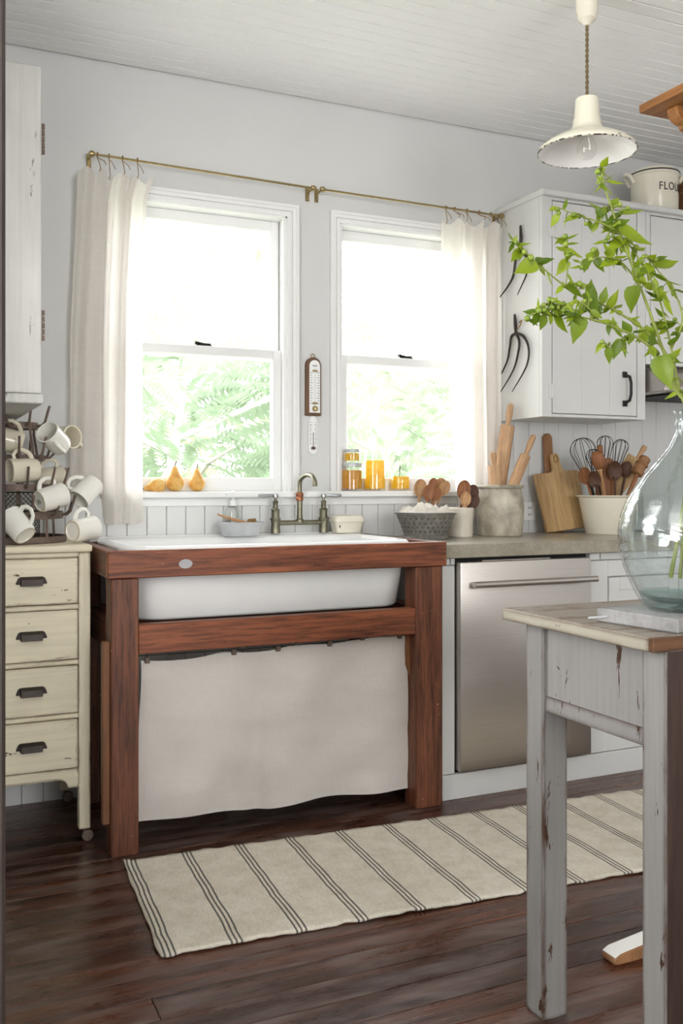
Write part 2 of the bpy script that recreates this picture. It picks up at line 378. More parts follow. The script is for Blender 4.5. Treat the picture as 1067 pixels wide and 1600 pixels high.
M['leaf'] = leaf_mat('bright_green_leaf', srgb(86,112,20), srgb(158,178,42))
M['twig'] = paint('green_stem', srgb(136,146,70), .5, .15, 30)
M['bud'] = leaf_mat('green_bud', srgb(116,140,44), srgb(150,168,64), .2)
M['tree'] = leaf_mat('pale_tree_leaf', srgb(134,152,124), srgb(162,172,146), .5, .6)
M['treegold'] = leaf_mat('yellowing_tree_leaf', srgb(166,164,142), srgb(182,176,156), .5, .6)
M['bark'] = paint('grey_bark', srgb(198,194,184), .9, .1, 20)
M['lawn'] = paint('pale_dry_lawn', srgb(190,192,172), .95, .1, 3, .3)
M['basket'] = wood('woven_brown_basket', [srgb(110,78,50), srgb(150,110,74)], 'X', 3, .7)
M['ink'] = paint('black_lettering', srgb(44,40,38), .5, .05)
M['paper'] = paint('white_card', srgb(232,230,224), .8, .02)

# ================================================================== SETTING
ZC = 2.69
# floor: subfloor slab and single planks on it
XW0, XW1, YR = -3.0, 4.2, -6.5
floor = tag(obj('floor', B().box(XW0, XW1, YR, .15, -.08, -.014), M['floor_base']), None, None, kind='structure')
PW = .092; rows = int((0 - YR)/PW) + 1
pm = {}
def plank_mesh(L):
    if L not in pm:
        b = B().box(0, L, -PW + .0016, 0, -.014, 0, .0012); me = bpy.data.meshes.new('plank'); b.bm.to_mesh(me); b.bm.free(); me.materials.append(M['floor']); pm[L] = me
    return pm[L]
LEN = [1.9, 2.3, 2.7, 3.1]
near, far_b = [], B()
for r in range(rows):
    y = -r*PW; x = XW0 - random.random()*1.6
    while x < XW1:
        L = random.choice(LEN); x0 = max(x, XW0); x1 = min(x+L, XW1)
        vis = (x1 > .1 and x0 < 3.2 and y > -2.75)
        if vis and x0 == x and x1 == x+L: near.append((L, x, y))
        elif vis and x1-x0 > .05: near.append((round(x1-x0, 3), x0, y))
        elif x1-x0 > .02: far_b.box(x0, x1, y-PW+.0016, y, -.014, 0)
        x += L + .0015
for L, x, y in near:
    o = bpy.data.objects.new('plank', plank_mesh(L)); COL.objects.link(o); o.location = (x, y, 0); o.parent = floor
o = obj('plank_field', far_b, M['floor'], floor, False, kind='stuff')
# ceiling: slab and tongue-and-groove boards
ceiling = tag(obj('ceiling', B().box(XW0, XW1, YR, .15, ZC+.012, ZC+.1), M['ceil']), None, None, kind='structure')
CB = .0605
cmesh = bpy.data.meshes.new('ceiling_board'); b = B()
b.prism([(0.0045, 0), (CB-.0045, 0), (CB-.0015, .006), (CB-.0015, .012), (0.0015, .012), (0.0015, .006)], XW0, XW1, 'X'); b.bm.to_mesh(cmesh); b.bm.free(); cmesh.materials.append(M['ceil'])
for k in range(int(-YR/CB)):
    o = bpy.data.objects.new('ceiling_board', cmesh); COL.objects.link(o); o.location = (0, -(k+1)*CB - .008, ZC); o.parent = ceiling
# back wall with two window openings
WZ0, WZ1 = 1.085, 2.205
W1, W2 = (.72, 1.383), (1.612, 2.275)
wb = B()
wb.box(XW0, XW1, 0, .16, 0, WZ0); wb.box(XW0, XW1, 0, .16, WZ1, ZC+.012)
wb.box(XW0, W1[0], 0, .16, WZ0, WZ1); wb.box(W1[1], W2[0], 0, .16, WZ0, WZ1); wb.box(W2[1], XW1, 0, .16, WZ0, WZ1)
wall_back = tag(obj('wall_back', wb, M['wall'], smooth=0), None, None, kind='structure')
def bead_board(x, wdt, z0, z1):
    key = (wdt, z0, z1)
    if key not in pm:
        b = B().prism([(.003, -.012), (wdt-.003, -.012), (wdt-.0005, -.008), (wdt-.0005, 0), (.0005, 0), (.0005, -.008)], z0, z1, 'Z')
        me = bpy.data.meshes.new('beadboard'); b.bm.to_mesh(me); b.bm.free(); me.materials.append(M['bead']); pm[key] = me
    o = bpy.data.objects.new('beadboard', pm[key]); COL.objects.link(o); o.location = (x, 0, 0); o.parent = wall_back
x = .818 - 10*.0745
while x < 2.38: bead_board(x, .0745, 0, 1.083); x += .0745
x = 2.461 - .082
while x < 4.15: bead_board(x, .082, 0, 1.75); x += .082
wl = B(); wl.box(-.02, .097, -2.43, 0, 0, 1.03); wl.box(-.02, .097, -2.43, 0, 2.17, ZC+.012); wl.box(-.02, .097, -2.43, -1.98, 1.03, 2.17); wl.box(-.02, .097, -1.26, 0, 1.03, 2.17)
tag(obj('wall_left', wl, M['wall'], smooth=0), None, None, kind='structure')
tag(obj('wall_partition', B().box(XW0, -.02, -2.43, -2.31, 0, ZC+.012), M['wall'], smooth=0), None, None, kind='structure')
tag(obj('wall_right', B().box(XW1, XW1+.12, YR, .15, 0, ZC+.012), M['wall'], smooth=0), None, None, kind='structure')
rw = B()   # rear wall (behind the camera) with a wide window opening
rw.box(XW0, XW1, YR-.12, YR, 0, .7); rw.box(XW0, XW1, YR-.12, YR, 2.4, ZC+.012); rw.box(XW0, .6, YR-.12, YR, .7, 2.4); rw.box(2.1, XW1, YR-.12, YR, .7, 2.4)
tag(obj('wall_rear', rw, M['wall'], smooth=0), None, None, kind='structure')
lw = B()
lw.box(XW0-.12, XW0, YR, -2.31, 0, .7); lw.box(XW0-.12, XW0, YR, -2.31, 2.4, ZC+.012); lw.box(XW0-.12, XW0, YR, -5.2, .7, 2.4); lw.box(XW0-.12, XW0, -3.6, -2.31, .7, 2.4)
tag(obj('wall_west', lw, M['wall'], smooth=0), None, None, kind='structure')
# dark door casing at the left edge of the picture
t1 = B().box(.02, .0972, -2.475, -2.43, 0, ZC, .004)
tag(obj('trim_1', t1, M['door_dark']), 'dark brown worn door casing at the far left edge', None, kind='structure')
# windows
def window(name, x0, x1, hide_l):
    wn = thing(name, None, None, ((x0+x1)/2, .05, WZ0), kind='structure')
    cas = B()
    for k, (o0, o1, d) in enumerate([(0, .014, .010), (.014, .020, .006), (.020, .034, .016), (.034, .045, .022)]):
        cas.box(x1+o0, x1+o1, -d, 0, WZ0+.02, WZ1+o1); cas.box(x0-o1, x0-o0, -d, 0, WZ0+.02, WZ1+o1); cas.box(x0-o0, x1+o0, -d, 0, WZ1+o0, WZ1+o1)
    obj('casing', cas, M['trim'], wn, smooth=0)
    j = B(); j.box(x0, x0+.006, 0, .155, WZ0, WZ1); j.box(x1-.006, x1, 0, .155, WZ0, WZ1); j.box(x0, x1, 0, .155, WZ1-.006, WZ1); j.box(x0, x1, .07, .16, WZ0, WZ0+.02)
    for xx in (x0+.006, x1-.014): j.box(xx, xx+.008, .0, .022, WZ0+.02, WZ1-.006)
    obj('jamb', j, M['trim'], wn, smooth=0)
    zm = 1.655
    def sash(nm, y0, y1, z0, z1, top, bot, st):
        s_ = B(); a, c_ = x0+.008, x1-.008
        s_.box(a, a+st, y0, y1, z0, z1, .003); s_.box(c_-st, c_, y0, y1, z0, z1, .003); s_.box(a+st, c_-st, y0, y1, z1-top, z1, .003); s_.box(a+st, c_-st, y0, y1, z0, z0+bot, .003)
        so = obj(nm, s_, M['trim'], wn)
        p = obj('pane', B().box(a+st-.004, c_-st+.004, (y0+y1)/2-.0015, (y0+y1)/2+.0015, z0+bot-.004, z1-top+.004), M['pane'], None, False, smooth=0)
        p.data.transform(Matrix.Translation(-Vector(wn.location))); p.parent = so
    sash('upper_sash', .068, .104, zm-.02, WZ1-.006, .042, .035, .036)
    sash('lower_sash', .026, .062, WZ0+.022, zm+.018, .036, .055, .042)
    lt = B().box((x0+x1)/2-.03, (x0+x1)/2+.03, .030, .056, zm+.018, zm+.022); lt.tube([((x0+x1)/2-.035, .04, zm+.03), ((x0+x1)/2+.005, .045, zm+.026), ((x0+x1)/2+.03, .043, zm+.028)], [.007, .005, .004], 8)
    obj('latch', lt, M['blackiron'], wn)
window('window_1', W1[0], W1[1], 1); window('window_2', W2[0], W2[1], 0)
obj('sill', B().box(.69, 2.374, -.052, .07, 1.083, 1.108, .004), M['trim']); s_ = bpy.data.objects['sill']; s_.name = 'trim_2'; s_['kind'] = 'structure'; s_['label'] = 'white window sill board running under both windows'
tag(obj('trim_3', B().box(.69, 2.374, -.02, -.0125, 1.052, 1.083, .002), M['trim']), None, None, kind='structure')
# outdoors
tag(obj('ground', B().box(-14, 24, .16, 40, -.6, -.5), M['lawn'], smooth=0), None, None, kind='structure')
def frond(b, p, d, L, n=9):
    d = d.normalized(); side = d.cross(Vector((random.uniform(-.4,.4), random.uniform(-1,-.3), .5))).normalized()
    for k in range(1, n+1):
        q = p + d*(L*k/n) + Vector((0,0,-.25*L*(k/n)**2)); ln = L*.34*math.sin(math.pi*(.18+.75*k/n))
        for sg in (-1, 1):
            e = (side*sg + d*.55).normalized()*ln; wv = d*ln*.17
            b.faces([q, q+e*.5+wv, q+e+Vector((0,0,-.12*ln)), q+e*.5-wv], [(0,1,2,3)])
def tree(label, x, y, h, rx, n, m, fl):
    t = thing('tree', label, 'tree', (x, y, -.5), 'trees outside the windows')
    b = B(); b.tube([(x, y, -.5), (x+.1, y, h*.3), (x-.05, y+.1, h*.6), (x+.05, y, h*.95)], [.1, .08, .05, .015], 8)
    for k in range(7):
        a = k*2.4; z = h*(.3+.08*k); b.tube([(x, y, z), (x+math.cos(a)*rx*.5, y+math.sin(a)*rx*.4, z+.3), (x+math.cos(a)*rx*.9, y+math.sin(a)*rx*.7, z+.4)], [.03, .02, .008], 6)
    obj('trunk', b, M['bark'], t)
    f = B()
    for k in range(n):
        a = random.uniform(0, 6.283); u = random.random()**.5; z = random.uniform(-.3, h)
        rr = rx*u*math.sqrt(max(.05, 1-((z-h*.4)/(h*.66))**2))
        p = Vector((x+math.cos(a)*rr, y+math.sin(a)*rr*.8, z)); frond(f, p, Vector((math.cos(a), math.sin(a)*.7-.3, random.uniform(-.1,.7))), fl*random.uniform(.7,1.25))
    obj('foliage', f, m, t, smooth=0, kind='stuff', rec=False)
tree('pale green feathery tree straight outside the left window', 2.1, 4.3, 2.2, 1.5, 420, M['tree'], .55)
tree('yellowing low shrub close outside the left window', 1.4, 3.0, 1.0, 1.1, 320, M['treegold'], .45)
tree('washed out leafy tree outside the right window', 4.6, 5.6, 2.4, 1.5, 420, M['tree'], .42)
tree('tall faint tree farther out between the windows', 4.6, 9.5, 4.4, 2.6, 420, M['treegold'], .7)

# ================================================================== SINK
st = thing('sink_stand', 'red-brown reclaimed timber stand carrying the white sink', 'stand', (1.14, -.33, 0))
SX0, SX1 = .551, 1.733
obj('apron', B().box(SX0, SX1, -.655, -.612, .848, .932, .003), M['sinkwood'], st)
kn = obj('knot', B().lathe([(0, -.002), (.013, -.002), (.0145, .0006), (.012, .0008), (0, .0004)], 20, (0,0,0), Matrix.Rotation(R(90), 4, 'X'), 1.5, 1), M['knot'], st, False); kn.location = atY(290, 881, -.655) - st.location; kn['label'] = 'grey oval knot in the front board'
for x0, x1 in ((SX0, SX0+.042), (SX1-.042, SX1)): obj('side_rail', B().box(x0, x1, -.612, -.014, .848, .932, .003), M['sinkwoody'], st)
obj('back_rail', B().box(SX0+.042, SX1-.042, -.05, -.014, .85, .925, .003), M['sinkwood'], st)
for x0, x1, y0, y1 in ((.563, .647, -.645, -.56), (1.615, 1.722, -.645, -.56), (.56, .63, -.11, -.03), (1.645, 1.722, -.11, -.03)):
    obj('leg', B().box(x0, x1, y0, y1, 0, .848, .004), M['sinkwoodv'], st)
obj('lower_rail', B().box(.647, 1.615, -.642, -.595, .612, .703, .003), M['sinkwood'], st)
obj('lower_rail', B().box(.63, 1.645, -.095, -.05, .612, .703, .003), M['sinkwood'], st)
for x0, x1 in ((.575, .625), (1.65, 1.70)): obj('side_support', B().box(x0, x1, -.56, -.11, .612, .70, .003), M['sinkwoody'], st)
obj('brace', B().box(.541, .563, -.63, -.60, .10, .655, .002), M['palewood'], st)
obj('brace', B().prism([(1.600, .611), (1.615, .611), (1.615, .46), (1.600, .50)], -.60, -.575, 'Y'), M['palewood'], st)
sk = thing('farmhouse_sink', 'long white enamelled farmhouse sink set in the timber stand', 'sink', (1.12, -.33, .703))
def rrect(x0, x1, y0, y1, r, z, n=6):
    pts = []
    for cx, cy, a0 in ((x1-r, y1-r, 0), (x0+r, y1-r, 90), (x0+r, y0+r, 180), (x1-r, y0+r, 270)):
        for k in range(n+1):
            a = R(a0 + 90*k/n); pts.append((cx+r*math.cos(a), cy+r*math.sin(a), z))
    return pts
a = (.620, 1.640, -.595, -.056)
def ins(d, z, r=.09): return rrect(a[0]+d, a[1]-d, a[2]+d, a[3]-d, max(.02, r-d*.5), z)
sb = B().loft([ins(.030, .7035, .12), ins(.022, .712, .12), ins(.010, .82, .11), ins(.008, .912, .1), ins(-.006, .918, .1), ins(-.010, .930, .1), ins(-.004, .938, .1), ins(.010, .940, .1), ins(.026, .937, .1), ins(.036, .925, .1), ins(.045, .80, .1), ins(.075, .755, .1), ins(.14, .748, .1)], True, True)
obj('basin', sb, M['enamel'], sk, smooth=60)
obj('drain', B().lathe([(0, 0), (.03, 0), (.034, .002), (.03, .004), (0, .003)], 20, (1.3, -.3, .749)), M['chrome'], sk)
# faucet deck shelf behind basin
dk = tag(obj('sink_deck', B().box(.60, 1.69, -.054, -.0135, .925, .944, .004), M['enamel']), 'narrow white ledge behind the sink under the tap', 'ledge')
# faucet
fc = thing('bridge_faucet', 'tarnished bridge tap with two lever handles and gooseneck spout', 'tap', (1.41, -.07, .944))
YF = -.075
b = B(); b.tube([(1.306, YF, .985), (1.51, YF, .985)], .0095, 12)
b.lathe([(.016,0),(.016,.012),(.012,.016),(0.012,.03)], 16, (1.408, YF, .985)); obj('bridge', b, M['faucet'], fc)
for xv in (1.306, 1.510):
    v = B().lathe([(0,.9442),(.019,.9442),(.017,.985),(.019,.995),(.021,.998),(.021,1.004),(.016,1.006),(.016,1.032),(.018,1.036),(.014,1.04),(.010,1.042),(.010,1.062),(.012,1.066),(.010,1.07),(.006,1.072),(.006,1.085),(0,1.086)], 16, (xv, YF, 0)); vo = obj('valve', v, M['faucet'], fc)
    sg = -1 if xv < 1.4 else 1
    lv = B().lathe([(0,-.008),(.010,-.008),(.011,0),(.009,.008),(0,.009)], 12, (xv, YF, 1.09)); lv.tube([(xv, YF, 1.092), (xv+sg*.02, YF-.004, 1.093), (xv+sg*.05, YF-.008, 1.09), (xv+sg*.072, YF-.01, 1.092)], [.005, .0055, .0085, .006], 10)
    l_ = obj('lever', lv, M['chrome'], None, False); l_.data.transform(Matrix.Translation(-Vector(fc.location))); l_.parent = vo; l_['label'] = 'chrome lever handle'
b = B(); b.lathe([(.011, .99), (.0105, 1.07), (.014, 1.072), (.014, 1.075)], 16, (1.408, YF, 0)); obj('riser', b, M['faucet'], fc)
obj('nut', B().lathe([(.012,1.07),(.015,1.072),(.016,1.082),(.014,1.086),(.016,1.09),(.016,1.1),(.012,1.104)], 8, (1.408, YF, 0)), M['copper'], fc, label='copper coloured nut')
sp = smooth_path([(1.408, YF, 1.10), (1.408, YF, 1.14), (1.411, YF-.010, 1.158), (1.418, YF-.038, 1.171), (1.425, YF-.068, 1.171), (1.429, YF-.092, 1.160), (1.430, YF-.10, 1.140), (1.430, YF-.10, 1.128)], 4)
obj('spout', B().tube(sp, [.009]*22 + [.010]*(len(sp)-22), 12), M['faucet'], fc)
# linen skirt under the sink
def skirt(u, v):
    x = .665 + u*.945; zt = .585 + .028*u - .012*abs(math.sin(u*math.pi*3.6)); zb = .080 - .018*u + .004*math.sin(u*11) - .004*math.exp(-((u-.42)/.06)**2)
    x = x + (v*v)*(-.03*(1-u) + .012*u)
    y = -.615 + .011*math.sin(u*19+v*1.5)*(.25+v) + .004*noise.noise(Vector((u*3+v*5, v*9-u*4, 6))) + .012*math.exp(-((u-.40-.02*v)/.03)**2)*v*1.5 + .006*noise.noise(Vector((u*6, v*4, 2)))*2 - .004*v
    return (x, y + .022, zt + (zb-zt)*v)
sk2 = thing('sink_curtain', 'off-white linen cloth curtain clipped under the sink', 'curtain', (1.14, -.59, .05))
obj('cloth', B().grid(skirt, 90, 44), M['linen_sink'], sk2, smooth=180)
obj('wire', B().tube([(.647, -.594, .600), (1.0, -.594, .596), (1.35, -.594, .598), (1.614, -.594, .612)], .0018, 6), M['wire'], sk2)
for u in (.02, .32, .48, .68, .81, .965):
    p = Vector(skirt(u, 0)); cl = B().box(p.x-.008, p.x+.008, p.y-.008, p.y+.004, p.z-.008, p.z+.012, .002); cl.tube([(p.x, p.y, p.z+.01), (p.x, -.594, .604)], .002, 6); obj('clip', cl, M['rust'], sk2)

# ================================================================== COUNTER RUN
tag(obj('countertop', B().box(1.737, 3.32, -.637, -.0125, .871, .92, .003), M['concrete']), 'thick grey-brown polished concrete worktop', 'worktop')
bc = thing('base_cabinet', 'white painted base cabinet right of the dishwasher', 'cabinet', (2.86, -.3, 0))
obj('body', B().box(2.402, 3.31, -.58, -.02, .0925, .868), M['cab'], bc, smooth=0)
f_ = B(); f_.box(2.402, 2.492, -.602, -.581, .0925, .838, .002); f_.box(3.22, 3.31, -.602, -.581, .0925, .838, .002); f_.box(2.492, 3.22, -.602, -.581, .775, .838, .002); f_.box(2.492, 3.22, -.602, -.581, .0925, .16, .002)
obj('face_frame', f_, M['cab'], bc)
for x0, x1 in ((2.497, 2.852), (2.857, 3.215)):
    d = B().box(x0, x1, -.598, -.583, .165, .770, .002); fr = obj('door', d, M['cab'], bc)
    q = B(); q.box(x0, x0+.05, -.604, -.598, .165, .77, .0015); q.box(x1-.05, x1, -.604, -.598, .165, .77, .0015); q.box(x0+.05, x1-.05, -.604, -.598, .72, .77, .0015); q.box(x0+.05, x1-.05, -.604, -.598, .165, .215, .0015)
    qo = obj('door_frame', q, M['cab'], None, False); qo.data.transform(Matrix.Translation(-Vector(bc.location))); qo.parent = fr
for x0, x1 in ((2.402, 2.452), (2.456, 3.31)): obj('top_strip', B().box(x0, x1, -.604, -.581, .842, .868, .0015), M['cab'], bc)
fs = thing('filler_panel', 'narrow white filler panel between the sink stand and dishwasher', 'panel', (1.77, -.59, 0))
obj('strip', B().box(1.745, 1.797, -.602, -.05, .0925, .842, .0015), M['cab'], fs)
for x0, x1 in ((1.745, 1.776), (1.779, 1.797)): obj('top_strip', B().box(x0, x1, -.604, -.58, .845, .869, .0015), M['cab'], fs)
tag(obj('baseboard_back', B().box(1.745, 3.31, -.604, -.58, 0, .090, .0015), M['cab']), 'white kick board under the dishwasher and cabinets', None, kind='structure')
dw = thing('dishwasher', 'stainless steel dishwasher with a long bar handle', 'dishwasher', (2.1, -.33, .1))
obj('tub', B().box(1.803, 2.398, -.585, -.03, .095, .868), M['black'], dw, smooth=0)
obj('door', B().box(1.803, 2.388, -.632, -.587, .102, .855, .005, 2), M['steel'], dw)
obj('control_strip', B().box(1.90, 2.20, -.625, -.59, .8555, .860, .001), M['steel'], dw)
h = B().tube([(1.838, -.668, .776), (2.385, -.668, .776)], .0115, 16); h.box(1.85, 1.872, -.668, -.631, .769, .783, .002); h.box(2.352, 2.374, -.668, -.631, .769, .783, .002)
obj('handle', h, M['steel'], dw)

# ================================================================== WALL CABINETS (right)
uc = thing('wall_cabinet', 'white wall cabinet with iron handle beside the right window', 'cabinet', (2.66, -.16, 1.415))
X0, X1, YFc, Z0, Z1 = 2.380, 2.928, -.330, 1.415, 2.325
obj('body', B().box(X0, X1, YFc+.02, -.0135, Z0, Z1), M['cab'], uc, smooth=0)
f_ = B(); f_.box(X0, X0+.05, YFc, YFc+.02, Z0, Z1, .0015); f_.box(X1-.045, X1, YFc, YFc+.02, Z0, Z1, .0015); f_.box(X0+.05, X1-.045, YFc, YFc+.02, Z1-.012, Z1, .0015); f_.box(X0+.05, X1-.045, YFc, YFc+.02, Z0, Z0+.012, .0015)
obj('face_frame', f_, M['cab'], uc)
for k in range(3):
    x0 = X0+.053 + k*.1485; d = obj('door_board', B().box(x0, x0+.1478, YFc-.001, YFc+.017, Z0+.016, Z1-.017, .0012), M['cab'], uc)
for z in (1.52, 2.19):
    hb = B().box(X0+.034, X0+.049, YFc-.004, YFc, z-.03, z+.03, .001); hb.box(X0+.055, X0+.070, YFc-.004, YFc, z-.03, z+.03, .001); hb.tube([(X0+.0515, YFc-.004, z-.03), (X0+.0515, YFc-.004, z+.03)], .004, 8); obj('hinge', hb, M['cab'], uc)
hx = X0+.43; hb = B(); hz = 1.545
for z in (hz-.062, hz+.062): hb.box(hx-.013, hx+.013, YFc-.009, YFc-.001, z-.013, z+.013, .003)
hb.tube([(hx, YFc-.008, hz-.06), (hx+.004, YFc-.030, hz-.05), (hx+.006, YFc-.036, hz-.025), (hx+.006, YFc-.036, hz+.025), (hx+.004, YFc-.030, hz+.05), (hx, YFc-.008, hz+.06)], [.007,.007,.0065,.0065,.007,.007], 10)
obj('handle', hb, M['blackiron'], uc, label='black iron pull handle')
u2 = thing('hood_cabinet', 'short white cabinet above the range hood', 'cabinet', (3.3, -.16, 1.66))
obj('body', B().box(2.93, 3.75, YFc+.02, -.0135, 1.66, Z1), M['cab'], u2, smooth=0)
f_ = B(); f_.box(2.93, 2.955, YFc, YFc+.02, 1.66, Z1, .0015); f_.box(3.70, 3.75, YFc, YFc+.02, 1.66, Z1, .0015); f_.box(2.955, 3.70, YFc, YFc+.02, 1.66, 1.675, .0015); f_.box(2.955, 3.70, YFc, YFc+.02, Z1-.012, Z1, .0015); obj('face_frame', f_, M['cab'], u2)
for k in range(2): obj('door', B().box(2.958+k*.37, 2.958+k*.37+.366, YFc-.001, YFc+.017, 1.679, Z1-.017, .0012), M['cab'], u2)
tp = tag(obj('cabinet_top', B().box(X0-.012, 3.762, YFc-.022, -.001, Z1, Z1+.024, .003), M['cab']), 'white top board lying across both wall cabinets', 'board')
rh = thing('range_hood', 'slim stainless range hood at the right edge', 'hood', (3.34, -.2, 1.52))
obj('canopy', B().prism([(-.43, 1.535), (-.43, 1.56), (-.30, 1.655), (-.014, 1.655), (-.014, 1.535)], 2.945, 3.74, 'X', .003), M['steel'], rh)
obj('filter_panel', B().box(3.03, 3.70, -.40, -.06, 1.527, 1.5345), M['black'], rh, smooth=0)
# FLOUR bin and basket on top of the cabinet
ZT = Z1+.024
fb = thing('flour_bin', 'cream enamel lidded bin lettered FLOUR on the cabinet top', 'bin', (3.098, -.20, ZT))
FX, FY, FR_, FH = 3.098, -.20, .105, .195
obj('drum', B().lathe([(0, 0), (FR_-.004, 0), (FR_-.001, .006), (FR_, FH-.02), (FR_+.005, FH-.014), (FR_+.005, FH-.008), (FR_, FH)], 40, (FX, FY, ZT)), M['cream_enamel'], fb)
obj('rim', B().tube([(FX+(FR_+.004)*math.cos(k*.1571), FY+(FR_+.004)*math.sin(k*.1571), ZT+FH-.004) for k in range(40)], .0032, 6, True), M['blackiron'], fb, label='dark chipped rim')
lo = obj('lid', B().lathe([(FR_, FH), (FR_-.006, FH+.012), (.06, FH+.02), (.015, FH+.026), (0, FH+.027)], 40, (FX, FY, ZT)), M['cream_enamel'], fb)
for sg in (-1, 1):
    dv = CR*sg; c0 = Vector((FX, FY, ZT+FH-.035)) + dv*FR_
    obj('side_handle', B().tube(smooth_path([c0-dv*.004-UP*.012-CF*.034, c0+dv*.016+UP*.022-CF*.028, c0+dv*.030+UP*.034, c0+dv*.016+UP*.022+CF*.028, c0-dv*.004-UP*.012+CF*.034], 4), .0085, 10), M['cream_enamel'], fb)
def text_mesh(txt, size):
    cu = bpy.data.curves.new(txt, 'FONT'); cu.body = txt; cu.size = size; cu.extrude = .0006; cu.align_x = 'CENTER'; cu.space_character = 1.12; cu.resolution_u = 3
    ob = bpy.data.objects.new('text_tmp', cu); COL.objects.link(ob); bpy.context.view_layer.update()
    me = bpy.data.meshes.new_from_object(ob.evaluated_get(bpy.context.evaluated_depsgraph_get())); bpy.data.objects.remove(ob); bpy.data.curves.remove(cu); return me
me = text_mesh('FLOUR', .050)
ang0 = math.atan2(-CF.y, -CF.x) + R(29)
tb = bmesh.new(); tb.from_mesh(me); bmesh.ops.subdivide_edges(tb, edges=list(tb.edges), cuts=1)
for v in tb.verts:
    an = ang0 + v.co.x*.82/FR_; rr = FR_ + .0006 + v.co.z; v.co = Vector((FX+rr*math.cos(an), FY+rr*math.sin(an), ZT+.098+v.co.y)) - Vector(fb.location)
tb.to_mesh(me); tb.free(); me.materials.clear(); me.materials.append(M['ink']); lt = bpy.data.objects.new('lettering', me); COL.objects.link(lt); lt.parent = fb
bk = thing('wicker_basket', 'brown woven basket behind the flour bin', 'basket', (3.335, -.17, ZT))
obj('bowl', B().lathe([(0, 0), (.085, 0), (.10, .06), (.105, .13), (.098, .19), (.092, .19), (.098, .13), (.09, .06), (.08, .01), (0, .01)], 32, (3.335, -.17, ZT)), M['basket'], bk)
for z in [.02+.02*k for k in range(9)]:
    rr = .087 + .02*math.sin(min(1, z/.13)*1.57) + .002 - max(0, z-.13)*.12; obj('weave_band', B().tube([(3.335+rr*math.cos(k*.2618), -.17+rr*math.sin(k*.2618), ZT+z+.002*(k % 2)) for k in range(24)], .005, 6, True), M['basket'], bk)
# forks hung on the cabinet side
def fork(label, tines, neck, nl=.045):
    t = thing('hay_fork', label, 'fork', neck[0], 'iron forks hung on the cabinet side')
    obj('shank', B().tube(neck, [.005]+[.0075]*(len(neck)-2)+[.0065], 8), M['iron'], t)
    for ti in tines:
        ti = smooth_path(ti); n = len(ti); obj('tine', B().tube(ti, [.0062 - .0045*(k/(n-1))**2 for k in range(n)], 8), M['iron'], t)
    return t
def sx(px, py, dx=.012):
    r = CR*((px-CX)/F) + CF + UP*((HY-py)/F); return CAM + r*((X0-dx-CAM.x)/r.x)
t = fork('two-tined iron fork head hanging high on the white cabinet side', [[sx(812,392), sx(806,404), sx(802,430), sx(793,448), sx(779,467,.03)], [sx(812,392), sx(820,398), sx(825,410), sx(822,430), sx(808,461,.03)]], [sx(813,354), sx(814,372), sx(812,394)])
obj('nail', B().tube([sx(813,353,.016), sx(813,353,0)], .004, 6), M['iron'], t)
t = fork('three-tined iron fork head hanging low on the white cabinet side', [[sx(806,521), sx(799,526), sx(796,545), sx(790,570), sx(766,615,.03)], [sx(806,521), sx(811,532), sx(810,548), sx(802,578), sx(781,614,.03)], [sx(806,521), sx(818,526), sx(826,545), sx(822,573), sx(800,612,.03)]], [sx(804,491), sx(805,505), sx(806,522)])
obj('nail', B().tube([sx(812,503,.02), sx(812,503,0)], .003, 6), M['iron'], t); obj('tie', B().tube([sx(812,503,.016), sx(815,500,.02), sx(813,508,.02), sx(807,516,.016)], .0025, 6), M['twine'], t)

# ================================================================== CURTAINS AND RODS
YRD = -.065
def rod(label, x0, x1, z0, z1, grp):
    t = thing('curtain_rod', label, 'curtain rod', ((x0+x1)/2, -.03, z0), grp)
    obj('bar', B().tube([(x0, YRD, z0), ((x0+x1)/2, YRD, (z0+z1)/2), (x1, YRD, z1)], .0045, 10), M['brass'], t)
    for xx, z, sg in ((x0, z0, -1), (x1, z1, 1)):
        b = B().box(xx-.008, xx+.008, -.006, -.0005, z-.035, z+.02, .002); b.tube([(xx, -.003, z), (xx, YRD, z)], .005, 8); b.lathe([(0,-.012),(.010,-.008),(.012,0),(.009,.01),(0,.014)], 12, (xx, YRD, z), Matrix.Rotation(R(90), 4, 'Y')); obj('bracket', b, M['brass'], t)
def mk_curtain(name, label, fn, nu, nv, ties, rodz):
    t = thing('window_curtain', label, 'curtain', tuple(Vector(fn(.5, 1))))
    obj('cloth', B().grid(fn, nu, nv), M['linen_win'], t, smooth=180)
    for u in ties:
        p = Vector(fn(u, 0)); z = rodz(p.x)
        r_ = B().tube([(p.x, YRD+.009*math.sin(a_), z+.009*math.cos(a_)) for a_ in [k*.785 for k in range(8)]], .0016, 5, True)
        r_.tube([(p.x, YRD, z-.009), (p.x+.004, p.y-.004, p.z+.008), (p.x, p.y, p.z-.004)], .0016, 5); r_.tube([(p.x+.003, YRD-.002, z-.012), (p.x+.016, p.y-.01, z-.035), (p.x+.022, p.y-.01, z-.048)], .0014, 5)
        obj('twine_tie', r_, M['twine'], t)
RZ0 = 2.312
rod('brass curtain rod over the left window', .606, 1.470, RZ0+.012, RZ0, 'brass curtain rods'); rod('brass curtain rod over the right window', 1.510, 2.360, RZ0, RZ0-.006, 'brass curtain rods')
